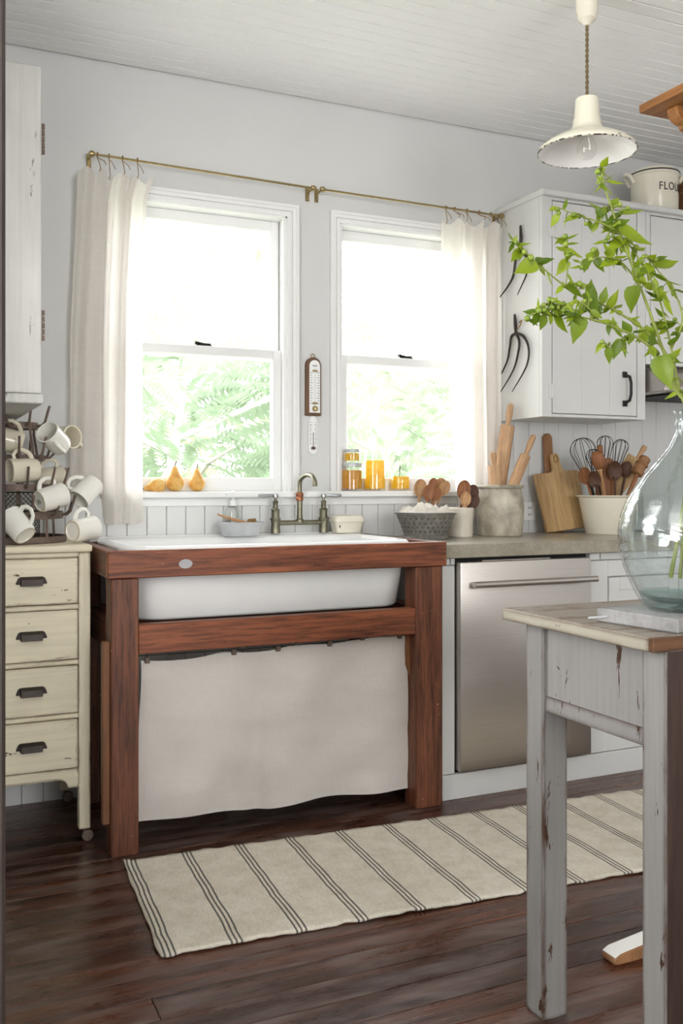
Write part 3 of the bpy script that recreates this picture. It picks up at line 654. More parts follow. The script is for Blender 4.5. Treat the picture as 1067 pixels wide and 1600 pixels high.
def cur1(u, v):
    xl = .558 - .026*min(1, v*2); xr = .805 - .020*min(1, v*3)
    if v < .06: xr += .02*(1-v/.06); xl -= .005*(1-v/.06)
    x = xl + (xr-xl)*u
    z1 = 1.10 if u < .50 else .992 + .004*math.sin(u*20)
    if .46 < u < .50: z1 = 1.10 - (u-.46)/.04*.10
    ph = (u + .05*math.sin(u*9))*2*math.pi*2.6
    y = YRD - .004 + .020*math.sin(ph+.6)*(1-.35*v) + .006*math.sin(ph*2.3+v*3) - .010*max(0, u-.5)*v + .03*math.exp(-((u-.47)/.03)**2)*(.5+.5*v)
    sc_ = abs(math.sin(u*math.pi*4.5)); zt = 2.272 - .034*(1-sc_)*1.0 - .010*u
    if v < .05: y -= .014*(1-v/.05)
    return (x, min(y, -.006-.02*(u > .4)), zt + (z1-zt)*v)
mk_curtain('curtain_l', 'off-white linen curtain left of the left window', cur1, 110, 50, (.27, .42, .60, .80), lambda x: RZ0+.012 if x < 1 else RZ0)
def cur2(u, v):
    xl = 2.062 + .075*v**1.2; xr = 2.366 + .002*v; x = xl + (xr-xl)*u
    ph = (u + .04*math.sin(u*8+1))*2*math.pi*3.1
    y = YRD - .004 + .022*math.sin(ph)*(1-.3*v) + .006*math.sin(ph*2.1+v*4)
    zt = 2.262 - .026*abs(math.sin(u*math.pi*5)) + .012*u; z1 = .996 + .006*math.sin(u*14)
    if v < .05: y -= .012*(1-v/.05)
    return (x, min(y, -.03), zt + (z1-zt)*v)
mk_curtain('curtain_r', 'off-white linen curtain between the right window and cabinet', cur2, 110, 50, (.06, .2, .4, .6, .8, .96), lambda x: RZ0-.005)

# ================================================================== THERMOMETERS
def arch(x0, x1, z0, z1, n=10):
    r = (x1-x0)/2; c = (x0+x1)/2; return [(x0, z0), (x1, z0)] + [(c+r*math.cos(math.pi*k/n), z1-r+r*math.sin(math.pi*k/n)) for k in range(n+1)]
def marks(b, x0, x1, z0, z1, n, y):
    for k in range(n):
        z = z0+(z1-z0)*k/(n-1); l = .006 if k % 2 else .009
        b.box(x0, x0+l, y-.0006, y, z-.0009, z+.0009); b.box(x1-l, x1, y-.0006, y, z-.0009, z+.0009)
tm = thing('thermometer', 'wall thermometer with an arched brown wooden back', 'thermometer', (1.493, 0, 1.41), 'thermometers between the windows')
obj('back', B().prism(arch(1.459, 1.527, 1.412, 1.648), -.014, 0, 'Y', .002), M['thermo'], tm)
obj('hanger', B().tube([(1.493+.008*math.cos(a_), -.008, 1.654+.008*math.sin(a_)) for a_ in [k*.785 for k in range(8)]], .002, 6, True), M['brass'], tm)
obj('plate', B().prism(arch(1.474, 1.520, 1.424, 1.636), -.0175, -.0142, 'Y'), M['plastic'], tm)
mb = B(); marks(mb, 1.478, 1.516, 1.462, 1.585, 13, -.0176); mb.box(1.486, 1.508, -.0181, -.0176, 1.612, 1.6145); obj('scale_marks', mb, M['ink'], tm)
obj('tube', B().tube([(1.497, -.021, 1.44), (1.497, -.021, 1.612)], .0028, 8), M['jar'], tm); b = B()
for z in (1.592, 1.462): b.box(1.487, 1.507, -.0235, -.0176, z-.004, z+.004, .001)
b.lathe([(0,-.012),(.010,-.008),(.012,0),(.009,.008),(0,.011)], 12, (1.497, -.021, 1.440)); obj('bulb_guard', b, M['brass'], tm)
t2 = thing('thermometer', 'small white enamel thermometer hung below the wooden one', 'thermometer', (1.494, 0, 1.255), 'thermometers between the windows')
obj('plate', B().prism([(1.486, 1.257), (1.503, 1.257), (1.514, 1.270), (1.514, 1.390), (1.503, 1.411), (1.486, 1.411), (1.475, 1.390), (1.475, 1.270)], -.006, -.002, 'Y', .0008), M['plastic'], t2)
mb = B(); marks(mb, 1.479, 1.510, 1.30, 1.385, 10, -.0061); obj('scale_marks', mb, M['ink'], t2)
b = B().tube([(1.4945, -.008, 1.285), (1.4945, -.008, 1.345)], .0013, 6); b.lathe([(0,-.006),(.007,-.005),(.010,0),(.007,.006),(0,.007)], 12, (1.4945, -.009, 1.281)); obj('bulb_guard', b, M['rust'], t2)

# ================================================================== ON THE SILL
ZS = 1.108
def pear(label, loc, rot, s, tilt=0):
    t = thing('pear', label, 'pear', loc, 'pears on the window sill', rot)
    pr = [(0, 0), (.012, .001), (.026, .008), (.035, .024), (.036, .040), (.031, .056), (.022, .070), (.015, .084), (.011, .096), (.006, .102), (0, .103)]
    obj('flesh', B().lathe([(r*s, z*s) for r, z in pr], 24), M['pear'], t, False, 180)
    obj('stalk', B().tube([(0, 0, .099*s), (.002, 0, .110*s), (.007, .001, .122*s)], [.0022, .0018, .0022], 6), M['stemm'], t, False)
pp = atY(274, 764, -.02); pear('upright yellow pear with a long stalk, middle of three on the sill', (pp.x, -.018, ZS), (R(3), R(-2), 0), .93)
pp = atY(308, 764, -.02); pear('plump russet pear standing apart on the sill', (pp.x, -.018, ZS), (R(-3), R(4), R(40)), .86)
mtx = basis(scr(-.95, -.24, .15), UP); pp = atY(258, 752, -.035); pear('russet pear lying on its side by the left curtain', (pp.x, -.040, ZS+.030), mtx.to_euler(), .80)
def jar(label, px, wpx, ytop, lid, m, grp, zb=ZS, spoon=False, fill=.9):
    p = atY(px, 767, -.012); d = (p-CAM).dot(CF); r = wpx/2/F*d; h = (767-ytop)/F*d if zb == ZS else (718-ytop)/F*d
    t = thing('preserve_jar', label, 'jar', (p.x, -.008, zb), grp)
    c = (p.x, -.008, zb)
    obj('glass', B().lathe([(0, 0), (r*.9, 0), (r, .006), (r, h*.80), (r*.93, h*.87), (r*.93, h), (r*.88, h), (r*.88, h*.87), (r*.955, h*.80), (r*.955, .008), (0, .006)], 32, c), M['jar'], t)
    obj('preserve', B().lathe([(0, .0085), (r*.93, .0095), (r*.94, h*fill*.8), (r*.90, h*fill*.86), (0, h*fill*.86)], 28, c), m, t, smooth=60)
    if lid:
        obj('lid', B().lathe([(r*.97, h*.9), (r*.99, h*.9), (r*.99, h+.002), (r*.95, h+.005), (0, h+.005), (0, h+.0015), (r*.95, h+.0015), (r*.95, h*.9)], 32, c), M['galv'], t)
    return t, r, h
t, r_, h_ = jar('wide jar of orange preserve with a tin lid, under the small jar', 550, 33, 725, True, M['marm'], 'jars of preserves on the sill')
jar('small jar of yellow preserve stacked on the wide jar', 551, 25, 699, True, M['lemon'], 'jars of preserves on the sill', ZS+h_+.0055)
jar('tall open jar of lemon slices on the sill', 586, 34, 712, False, M['lemon'], 'jars of preserves on the sill', fill=1.0)
t, r_, h_ = jar('short open glass of lemon preserve with a spoon in it', 626, 31, 738, False, M['lemon'], 'jars of preserves on the sill')
p = Vector(t.location); spn = B().tube([p+Vector((-.01, 0, .02)), p+Vector((-.006, -.004, .07)), p+Vector((-.004, -.006, .105))], [.002, .0025, .0045], 8, flat=.5); tag(obj('teaspoon', spn, M['iron']), 'dark spoon handle sticking out of the short jar', 'spoon')

# ================================================================== AROUND THE SINK
pz = .9405
t = thing('soap_bottle', 'clear soap bottle with a white pump behind the tin dish', 'bottle', (1.146, -.034, .944))
c = (1.146, -.034, .944)
obj('bottle', B().lathe([(0,0),(.030,0),(.032,.004),(.032,.085),(.026,.10),(.014,.108),(.014,.118),(.0125,.118),(.0125,.108),(.024,.098),(.030,.084),(.030,.006),(0,.004)], 24, c), M['jar'], t)
obj('soap', B().lathe([(0,.005),(.029,.007),(.029,.055),(0,.055)], 24, c), M['soap'], t)
b = B().lathe([(.0155,.108),(.0155,.128),(.010,.132),(.006,.134),(.006,.150),(.012,.152),(.013,.160),(.006,.166),(0,.167)], 20, c); b.tube([(c[0], c[1], c[2]+.158), (c[0]-.02, c[1]-.012, c[2]+.160), (c[0]-.034, c[1]-.02, c[2]+.154)], .005, 8); obj('pump', b, M['plastic'], t)
obj('label', B().box(1.127, 1.165, -.0672, -.0665, .962, 1.0), M['paper'], t, smooth=0)
# tin dish stands across the rear rim of the sink
tc_ = (1.152, -.110, .941)
t = thing('tin_dish', 'oval galvanised tin dish on the back rim of the sink', 'dish', tc_)
obj('bowl', B().lathe([(0,0),(.070,0),(.074,.004),(.088,.044),(.092,.048),(.094,.050),(.092,.052),(.087,.050),(.071,.006),(0,.004)], 36, tc_, None, 1, .72), M['galv'], t)
t = thing('dish_brush', 'pale wooden brush handle resting in the tin dish', 'brush', (tc_[0], tc_[1], tc_[2]+.01))
obj('handle', B().tube([(1.06, -.118, 1.022), (1.09, -.116, 1.012), (1.13, -.112, 1.0), (1.185, -.105, .985)], [.004, .006, .008, .009], 10, flat=.6), M['sp_pale'], t)
obj('bristles', B().box(1.165, 1.205, -.125, -.09, .955, .983, .004), M['cloth'], t)
tag(obj('pot_scrubber', B().tube([(1.20+.02*math.cos(k*.9)*(1-k*.02), -.105+.016*math.sin(k*.9), .986+.0008*k) for k in range(22)], .0035, 6), M['twine']), 'small coiled scrubber heaped in the tin dish', 'scrubber')
# enamel box with folded cloth
bx = (1.612, -.075)
t = thing('butter_box', 'white enamel lidded box right of the tap', 'box', (bx[0], bx[1], .941))
b = B().loft([rrect(bx[0]-.054, bx[0]+.054, bx[1]-.033, bx[1]+.033, .015, .9412), rrect(bx[0]-.062, bx[0]+.062, bx[1]-.040, bx[1]+.040, .018, .98), rrect(bx[0]-.064, bx[0]+.064, bx[1]-.042, bx[1]+.042, .018, .984)]); obj('tub', b, M['cream_enamel'], t)
b = B().loft([rrect(bx[0]-.066, bx[0]+.066, bx[1]-.044, bx[1]+.044, .018, .985), rrect(bx[0]-.066, bx[0]+.066, bx[1]-.044, bx[1]+.044, .018, .993), rrect(bx[0]-.058, bx[0]+.058, bx[1]-.036, bx[1]+.036, .018, 1.008), rrect(bx[0]-.04, bx[0]+.05, bx[1]-.02, bx[1]+.02, .012, 1.013)]); obj('lid', b, M['cream_enamel'], t)
obj('chip', B().lathe([(0,0),(.004,.0003),(0,.0006)], 8, (bx[0]-.048, bx[1]-.0385, .968), Matrix.Rotation(R(90), 4, 'X'), .7, 1.6), M['blackiron'], t, label='dark enamel chip')

# ================================================================== ON THE COUNTER
ZK = .92
cx_, cy_ = 1.876, -.250
t = thing('colander', 'grey perforated tin colander holding a white cloth', 'colander', (cx_, cy_, ZK))
prof = [(.084, .014), (.102, .06), (.119, .098), (.125, .100), (.125, .1025), (.118, .102), (.099, .06), (.080, .016), (0, .012), (0, .009), (.078, .009)]
obj('bowl', B().lathe(prof, 48, (cx_, cy_, ZK)), M['colander'], t)
obj('foot', B().lathe([(.066, .0), (.092, 0), (.095, .004), (.089, .009), (.081, .015), (.072, .009)], 48, (cx_, cy_, ZK)), M['colander'], t)
hb = B()
for k in range(30):
    for j, (z, rr) in enumerate(((.030, .0909), (.047, .0975), (.064, .1043), (.082, .1123))):
        an = k*2*math.pi/30 + (j % 2)*.105; hb.lathe([(0, 0), (.0032, .0004), (0, .0008)], 6, (cx_+(rr)*math.cos(an), cy_+(rr)*math.sin(an), ZK+z), Matrix.Rotation(an, 4, 'Z') @ Matrix.Rotation(R(75), 4, 'Y'))
obj('holes', hb, M['black'], t, kind='stuff')
def clothf(u, v):
    a_ = u*2*math.pi; rr = v*.112; z = .104 + .052*(1-v)*(.6+.7*noise.noise(Vector((math.cos(a_)*v*2.2+3, math.sin(a_)*v*2.2, 1)))) + .035*noise.noise(Vector((math.cos(a_)*v*4, math.sin(a_)*v*4, 5))) * (.4+v)
    if v > .85: z = max(.1045, z - (v-.85)*.2)
    return (cx_+rr*math.cos(a_)*(1.0 if math.cos(a_) < .5 else 1.12), cy_+rr*math.sin(a_), ZK + max(z, .1045))
tag(obj('dish_cloth', B().grid(clothf, 48, 16), M['cloth'], smooth=180), 'crumpled white dish cloth heaped in the colander', 'cloth')
def spoon(label, base, tip, m, bowl=.030, ln=None, grp='wooden spoons', face=None, kind='spoon', hr=.0055):
    base, tip = Vector(base), Vector(tip); d = tip-base; L = d.length
    t = thing('wooden_spoon', label, 'spoon', base, grp); t.rotation_euler = basis(d, face if face is not None else -CF).to_euler()
    obj('handle', B().tube([(0,0,0), (0,0,L*.4), (0,0,L-bowl*2.1), (0,0,L-bowl*1.7)], [hr*.9, hr*.85, hr*1.0, hr*1.3], 10), m, t, False)
    def bowlf(sgn):
        def f(u, v):
            a_ = u*2*math.pi; return (sgn*.0035 - (1-v*v)*bowl*.42 if sgn < 0 else -(1-v*v)*bowl*.30 + .001, math.sin(a_)*v*bowl*.78, L-bowl + math.cos(a_)*v*bowl*1.12)
        return f
    b = B().grid(bowlf(-1), 20, 6); b.grid(bowlf(1), 20, 6); bmesh.ops.remove_doubles(b.bm, verts=b.bm.verts, dist=.0002); obj('bowl', b, m, t, False, 60)
    return t
# jar of spoons behind the colander
hx_, hy_ = 1.94, -.085
t = thing('utensil_jar', 'pale stoneware jar of spoons standing behind the colander', 'jar', (hx_, hy_, ZK))
obj('jar', B().lathe([(0,0),(.045,0),(.047,.004),(.048,.115),(.044,.118),(.041,.115),(.041,.008),(0,.006)], 28, (hx_, hy_, ZK)), M['stoneware'], t)
for px, py, m, lb, bw in ((658, 750, 'sp_pale', 'pale flat wooden spoon leaning left behind the colander', .034), (673, 758, 'sp_mid', 'round wooden spoon behind the colander, second from left', .032), (679, 748, 'sp_mid', 'narrow wooden spoon seen edge on behind the colander', .024), (685, 763, 'sp_mid', 'short wooden spoon low behind the colander', .026), (692, 749, 'sp_pale', 'long pale wooden spoon leaning right behind the colander', .036), (699, 753, 'sp_pale', 'rightmost wooden spoon behind the colander', .030)):
    k = (px-680)/40; yo = {658: .0, 673: -.020, 679: .012, 685: -.024, 692: .024, 699: -.004}[px]; tip = atY(px, py, hy_+yo*1.5); spoon(lb, (hx_+k*.03, hy_+yo, ZK+.012), tip, M[m], bw, grp='spoons in the stoneware jar')
# stoneware cup with dark spoons
hx_, hy_ = 2.058, -.215
t = thing('utensil_cup', 'short pale stoneware crock right of the colander', 'crock', (hx_, hy_, ZK))
obj('cup', B().lathe([(0,0),(.048,0),(.051,.004),(.052,.06),(.055,.118),(.052,.121),(.049,.118),(.047,.01),(0,.008)], 32, (hx_, hy_, ZK)), M['stoneware'], t)
for px, py, m, lb, bw in ((727, 752, 'sp_mid', 'large brown spoon at the back of the stoneware crock', .036), (741, 759, 'sp_dark', 'large dark spoon leaning right in the stoneware crock', .036), (729, 769, 'sp_pale', 'small pale spoon at the front of the stoneware crock', .028), (744, 774, 'sp_dark', 'small dark spoon at the right rim of the stoneware crock', .027)):
    yo = .015 if py < 765 else -.018; tip = atY(px, py, hy_+yo); k = (px-735)/20; spoon(lb, (hx_+k*.022, hy_+yo*.9, ZK+.012), tip, M[m], bw, grp='spoons in the stoneware crock')
# big crock with rolling pins
hx_, hy_ = 2.262, -.20
t = thing('stoneware_crock', 'large mottled grey stoneware crock holding rolling pins', 'crock', (hx_, hy_, ZK))
obj('pot', B().lathe([(0,0),(.088,0),(.092,.004),(.097,.06),(.099,.12),(.095,.165),(.088,.188),(.088,.196),(.095,.199),(.098,.206),(.096,.213),(.090,.214),(.083,.205),(.082,.18),(.09,.12),(.088,.012),(0,.01)], 44, (hx_, hy_, ZK)), M['crock'], t)
def rolling_pin(label, base, tip, r, hl, hr, grp='rolling pins in the crock', m='pin'):
    base, tip = Vector(base), Vector(tip); d = tip-base; L = d.length
    t = thing('rolling_pin', label, 'rolling pin', base, grp); t.rotation_euler = basis(d, -CF).to_euler()
    obj('roller', B().lathe([(0, hl), (r*.9, hl), (r, hl+.004), (r, L-hl-.004), (r*.9, L-hl), (0, L-hl)], 24), M[m], t, False)
    for s_ in (0, 1):
        pr = [(hr*.62, hl), (hr*.7, hl*.85), (hr, hl*.45), (hr*.9, hl*.08), (hr*.5, 0), (0, 0)]
        obj('handle', B().lathe([(r_, z if s_ == 0 else L-z) for r_, z in pr], 16), M[m], t, False)
rolling_pin('tall rolling pin leaning back in the crock', (2.25, -.16, ZK+.014), atY(798, 631, -.15), .030, .095, .0145)
rolling_pin('slim rolling pin leaning right in the crock', (2.222, -.21, ZK+.014), atY(834, 680, -.215), .023, .095, .0135)
rolling_pin('short thick rolling pin at the left of the crock', (2.228, -.247, ZK+.014), atY(770, 706, -.228), .028, .055, .0145)
# outlet, cutting boards
t = thing('wall_outlet', 'white double socket plate on the boarded wall behind the cutting board', 'socket', (2.515, -.012, 1.015))
obj('plate', B().box(2.455, 2.575, -.0175, -.0125, .975, 1.055, .0015), M['plastic'], t); b = B()
for xx in (2.487, 2.543):
    for zz in (1.03, 1.0): b.box(xx-.007, xx-.004, -.0182, -.0175, zz-.005, zz+.005); b.box(xx+.004, xx+.007, -.0182, -.0175, zz-.005, zz+.005)
obj('slots', b, M['ink'], t)
def board(name, label, outline, base, lean, th, m, hole=None):
    t = thing(name, label, 'cutting board', base, 'cutting boards leaning on the wall'); t.rotation_euler = (-lean, 0, R(0))
    obj('slab', B().prism(outline, -th/2, th/2, 'Y', .003), m, t, False)
    if hole: obj('hang_loop', B().tube([(hole[0]+.012*math.cos(k*.785), -th/2-.002, hole[1]+.016*math.sin(k*.785)) for k in range(8)], .0022, 6, True), M['twine'], t, False)
    return t
o1 = [(-.113, 0), (.106, 0), (.112, .02), (.118, .255), (.112, .264), (.046, .264), (.033, .275), (.028, .33), (.022, .347), (.006, .35), (-.010, .346), (-.016, .33), (-.019, .275), (-.03, .264), (-.118, .264), (-.124, .255)]
t = board('cutting_board', 'pale square cutting board with a short handle', o1, (2.672, -.118, ZK+.0015), R(10.5), .018, M['board'], (.006, .322)); t.rotation_euler = (R(-10.5), R(-5.5), 0); t.location.z += .0105
o2 = [(-.05, 0), (.05, 0), (.055, .20), (.045, .225), (.028, .255), (.024, .28), (.026, .43), (.015, .447), (-.008, .447), (-.022, .43), (-.024, .28), (-.03, .255), (-.045, .225), (-.055, .2)]
board('paddle_board', 'brown long-handled paddle board behind the pale cutting board', o2, (2.63, -.078, ZK+.001), R(7), .014, M['board2'])
# enamel tub with utensils
hx_, hy_ = 2.795, -.245
t = thing('enamel_tub', 'cream enamel tub packed with whisks and wooden tools', 'tub', (hx_, hy_, ZK))
obj('tub', B().lathe([(0,0),(.094,0),(.098,.004),(.128,.158),(.140,.161),(.143,.164),(.140,.168),(.128,.167),(.122,.158),(.092,.01),(0,.008)], 48, (hx_, hy_, ZK)), M['cream_enamel'], t)
def whisk(label, base, tip, R_, hl):
    base, tip = Vector(base), Vector(tip); d = tip-base; L = d.length
    t = thing('wire_whisk', label, 'whisk', base, 'wire whisks in the enamel tub'); t.rotation_euler = basis(d, CR).to_euler()
    obj('handle', B().tube([(0,0,0), (0,0,L*.45)], [.007, .006], 8), M['wire'], t, False)
    for k in range(5):
        a_ = k*math.pi/5; pts = []
        for j in range(21):
            q = -1+2*j/20; th = q*2.55; rr = R_*math.sin(th)*(1 if abs(th) < 1.6 else 1); zz = L-R_*.95 + R_*.95*math.cos(th)
            if abs(th) > 2.0: f = (abs(th)-2.0)/.55; rr = rr*(1-f*.85); zz = zz*(1-f) + (L*.45)*f
            pts.append((rr*math.cos(a_), rr*math.sin(a_), zz))
        obj('wire_loop', B().tube(pts, .0013, 5), M['wire'], t, False)
zb = ZK+.016
whisk('large balloon whisk leaning left in the enamel tub', (hx_-.01, hy_+.03, zb), atY(906, 685, hy_+.03), .056, .1)
whisk('small whisk in front of the large one in the enamel tub', (hx_-.02, hy_-.02, zb), atY(925, 702, hy_-.02), .032, .1)
whisk('upright whisk at the back of the enamel tub', (hx_+.0, hy_+.05, zb), atY(946, 681, hy_+.05), .036, .1)
whisk('right-hand whisk at the back of the enamel tub', (hx_+.02, hy_+.06, zb), atY(972, 687, hy_+.06), .034, .1)
grp = 'wooden tools in the enamel tub'
spoon('brown wooden spoon at the left rim of the enamel tub', (hx_-.03, hy_+.01, zb), atY(911, 732, hy_-.02), M['sp_mid'], .036, grp=grp)
spoon('dark hollow wooden spoon low at the left of the enamel tub', (hx_-.02, hy_-.03, zb), atY(926, 738, hy_-.06), M['sp_dark'], .033, grp=grp)
spoon('round dark ladle facing the viewer in the enamel tub', (hx_-.0, hy_-.04, zb), atY(961, 722, hy_-.07), M['sp_dark'], .038, grp=grp)
spoon('dark spoon half behind the round ladle in the enamel tub', (hx_+.015, hy_-.02, zb), atY(981, 722, hy_-.02), M['sp_dark'], .034, grp=grp)
t = thing('potato_masher', 'egg-shaped red-brown wooden masher in the enamel tub', 'masher', (hx_-.008, hy_-.02, zb)); tip = atY(932, 705, hy_-.07); L = (tip-Vector(t.location)).length; t.rotation_euler = basis(tip-Vector(t.location), CR).to_euler()
obj('handle', B().lathe([(0, 0), (.010, 0), (.010, L-.09), (.013, L-.085), (.011, L-.08)], 14), M['sp_pale'], t, False); obj('head', B().lathe([(.008, L-.082), (.016, L-.076), (.027, L-.055), (.029, L-.03), (.024, L-.010), (.014, L-.002), (0, L)], 20), M['sp_mid'], t, False)
t = thing('wooden_pestle', 'reddish wooden pestle standing behind the egg-shaped masher', 'pestle', (hx_-.035, hy_+.012, zb)); tip = atY(937, 694, hy_+.012); L = (tip-Vector(t.location)).length; t.rotation_euler = basis(tip-Vector(t.location), CR).to_euler()
obj('body', B().lathe([(0, 0), (.015, 0), (.02, L*.5), (.017, L-.07), (.011, L-.055), (.014, L-.03), (.013, L-.008), (0, L)], 18), M['sp_mid'], t, False)
t = thing('wooden_paddle', 'broad wooden paddle in the middle of the enamel tub', 'paddle', (hx_, hy_, zb)); tip = atY(950, 716, hy_-.03); L = (tip-Vector(t.location)).length; t.rotation_euler = basis(tip-Vector(t.location), CR).to_euler()
obj('blade', B().prism([(-.012, 0), (.012, 0), (.026, L-.06), (.024, L-.012), (.012, L), (-.012, L), (-.022, L-.012), (-.024, L-.06)], -.006, .006, 'Y', .003), M['sp_mid'], t, False)
t = thing('butter_paddle', 'large pale scoop board with a peg handle leaning right in the tub', 'paddle', (hx_-.052, hy_+.045, zb)); tip = atY(1008, 697, hy_+.045); L = (tip-Vector(t.location)).length; t.rotation_euler = basis(tip-Vector(t.location), CR).to_euler()
obj('blade', B().prism([(-.014, .0), (.014, 0), (.026, L*.42), (.040, L-.15), (.040, L-.075), (-.045, L-.075), (-.045, L-.15), (-.026, L*.42)], -.008, .008, 'Y', .003), M['board'], t, False); obj('peg', B().lathe([(.008, L-.076), (.0095, L-.05), (.013, L-.015), (.011, L-.003), (0, L)], 14), M['pin'], t, False)
t = thing('wooden_mallet', 'turned wooden mallet head at the right of the tub', 'mallet', (hx_-.02, hy_-.055, zb)); tip = atY(1003, 724, hy_-.055); L = (tip-Vector(t.location)).length; t.rotation_euler = basis(tip-Vector(t.location), CR).to_euler()
obj('handle', B().lathe([(0, 0), (.010, 0), (.010, L-.02)], 12), M['sp_mid'], t, False)
hm = Matrix.Translation((.0, 0, L-.012)) @ Matrix.Rotation(R(6), 4, 'Y') @ Matrix.Translation((0, 0, -.045))
obj('head', B().lathe([(0, 0), (.026, 0), (.030, .004), (.030, .018), (.024, .022), (.024, .046), (.029, .05), (.029, .056), (.024, .06), (.026, .082), (.022, .088), (0, .088)], 22, (0,0,0), hm), M['board2'], t, False)
gb = (3.075, -.10)
t = thing('glass_bottle', 'clear glass bottle on the worktop behind the big glass jug', 'bottle', (gb[0], gb[1], ZK))
obj('bottle', B().lathe([(0,0),(.036,0),(.038,.004),(.038,.15),(.03,.18),(.014,.21),(.012,.245),(.015,.248),(.015,.256),(.011,.256),(.010,.21),(.027,.178),(.035,.15),(.035,.006),(0,.004)], 28, (gb[0], gb[1], ZK)), M['jar'], t)

# ================================================================== DRESSER
DX0, DX1, DYF, DYB = .150, .530, -.480, -.030
dr = thing('dresser', 'cream painted four-drawer dresser on casters left of the sink', 'dresser', (.34, -.25, 0))
b = B(); b.box(DX0+.01, DX1-.012, DYF+.025, DYB, .20, .921); obj('carcass', b, M['creamv'], dr, smooth=0)
obj('top', B().box(DX0-.008, DX1+.004, DYF-.014, DYB, .921, .944, .006, 2), M['cream'], dr)
for x0, x1 in ((DX0, DX0+.034), (DX1-.036, DX1)):
    obj('front_post', B().box(x0, x1, DYF, DYF+.034, .045, .921, .002), M['creamv'], dr)
    obj('rear_post', B().box(x0, x1, DYB-.034, DYB, .045, .20, .002), M['creamv'], dr)
    for y in (DYF+.017, DYB-.02):
        cb = B().lathe([(0, 0), (.017, 0), (.019, .003), (.019, .011), (.017, .014), (0, .014)], 18, ((x0+x1)/2+.012, y+.007, .0195), Matrix.Rotation(R(90), 4, 'X')); cb.tube([((x0+x1)/2, y, .045), ((x0+x1)/2+.004, y, .034), ((x0+x1)/2+.012, y, .020)], .004, 8); obj('caster', cb, M['rust'], dr)
rl = [(.905, .921), (.742, .757), (.567, .582), (.398, .413)]
for z0, z1 in rl: obj('drawer_rail', B().box(DX0+.034, DX1-.036, DYF+.004, DYF+.025, z0, z1, .001), M['cream'], dr)
sk_ = [(DX0+.034, .240), (DX1-.036, .240), (DX1-.036, .180), (DX1-.068, .180), (DX1-.074, .197), (DX1-.088, .207), (DX1-.11, .210), (DX0+.108, .210), (DX0+.086, .207), (DX0+.072, .197), (DX0+.066, .180), (DX0+.034, .180)]
obj('skirt', B().prism(sk_, DYF+.004, DYF+.024, 'Y'), M['cream'], dr)
for z0, z1 in ((.760, .902), (.585, .739), (.416, .564), (.243, .395)):
    d = obj('drawer', B().box(DX0+.037, DX1-.039, DYF-.002, DYF+.022, z0, z1, .002), M['cream'], dr)
    zc = (z0+z1)/2 + .004; xc = .351
    hp = [(xc-.046, zc-.004), (xc-.040, zc+.010), (xc-.033, zc+.014), (xc+.033, zc+.014), (xc+.040, zc+.010), (xc+.046, zc-.004), (xc+.046, zc-.009), (xc+.034, zc-.009), (xc+.034, zc-.014), (xc-.034, zc-.014), (xc-.034, zc-.009), (xc-.046, zc-.009)]
    hb = B().prism(hp, DYF-.006, DYF-.0025, 'Y', .001)
    hb.loft([[(xc-.034, DYF-.006, zc+.013), (xc+.034, DYF-.006, zc+.013), (xc+.034, DYF-.0061, zc-.013), (xc-.034, DYF-.0061, zc-.013)], [(xc-.031, DYF-.022, zc+.006), (xc+.031, DYF-.022, zc+.006), (xc+.031, DYF-.024, zc-.014), (xc-.031, DYF-.024, zc-.014)]])
    for sx_ in (-.040, .040): hb.lathe([(.004, 0), (.0035, .0015), (0, .002)], 8, (xc+sx_, DYF-.006, zc), Matrix.Rotation(R(90), 4, 'X'))
    h_ = obj('cup_pull', hb, M['iron'], None, False); h_.data.transform(Matrix.Translation(-Vector(dr.location))); h_.parent = d; h_['label'] = 'dark cast iron pull'
# ------------------------------------------------------------------ bottle rack and mugs
RX, RY, RZ = .335, -.255, .944
rk = thing('drying_rack', 'rusty iron bottle drying rack with pegs on the dresser', 'rack', (RX, RY, RZ))
obj('base_tray', B().lathe([(0, 0), (.150, 0), (.153, .003), (.153, .022), (.149, .022), (.148, .006), (0, .006)], 40, (RX, RY, RZ)), M['rust'], rk)
def band(r, z, hgt, nm='ring'):
    prof = [(r, z), (r+.002, z), (r+.002, z+hgt), (r, z+hgt), (r, z)]; return obj(nm, B().lathe(prof, 40, (RX, RY, 0)), M['rust'], rk)
levels = [(.140, 1.022, .024, 12), (.118, 1.113, .022, 11), (.082, 1.213, .018, 9), (.060, 1.316, .022, 8)]
for r, z, hg, n in levels:
    band(r, z, hg)
    for k in range(n):
        a_ = k*2*math.pi/n + r*31; dv = Vector((math.cos(a_), math.sin(a_), 0)); c0 = Vector((RX, RY, z+hg/2)) + dv*r
        obj('peg', B().tube([c0, c0+dv*.018+UP*.001, c0+dv*.030+UP*.012, c0+dv*.046+UP*.066], .0042, 7), M['rust'], rk)
for k in range(4):
    a_ = k*math.pi/2+.55; dv = Vector((math.cos(a_), math.sin(a_), 0)); c0 = Vector((RX, RY, 0))
    obj('upright_strap', B().tube([c0+dv*.062+UP*1.335, c0+dv*.062+UP*1.30, c0+dv*.080+UP*1.21, c0+dv*.086+UP*1.17, c0+dv*.118+UP*1.12, c0+dv*.141+UP*1.03, c0+dv*.146+UP*.952], .007, 6, flat=.3), M['rust'], rk)
obj('centre_post', B().tube([(RX, RY, .95), (RX, RY, 1.334)], .011, 8, flat=.4), M['rust'], rk)
mw = B(); mr_ = .068
for k in range(26):
    for sg in (-1, 1): mw.tube([(RX+mr_*math.cos(k*.2417+sg*j*.32), RY+mr_*math.sin(k*.2417+sg*j*.32), .953+.155*j/7) for j in range(8)], .0009, 3)
obj('wire_mesh', mw, M['wire'], rk, kind='stuff')
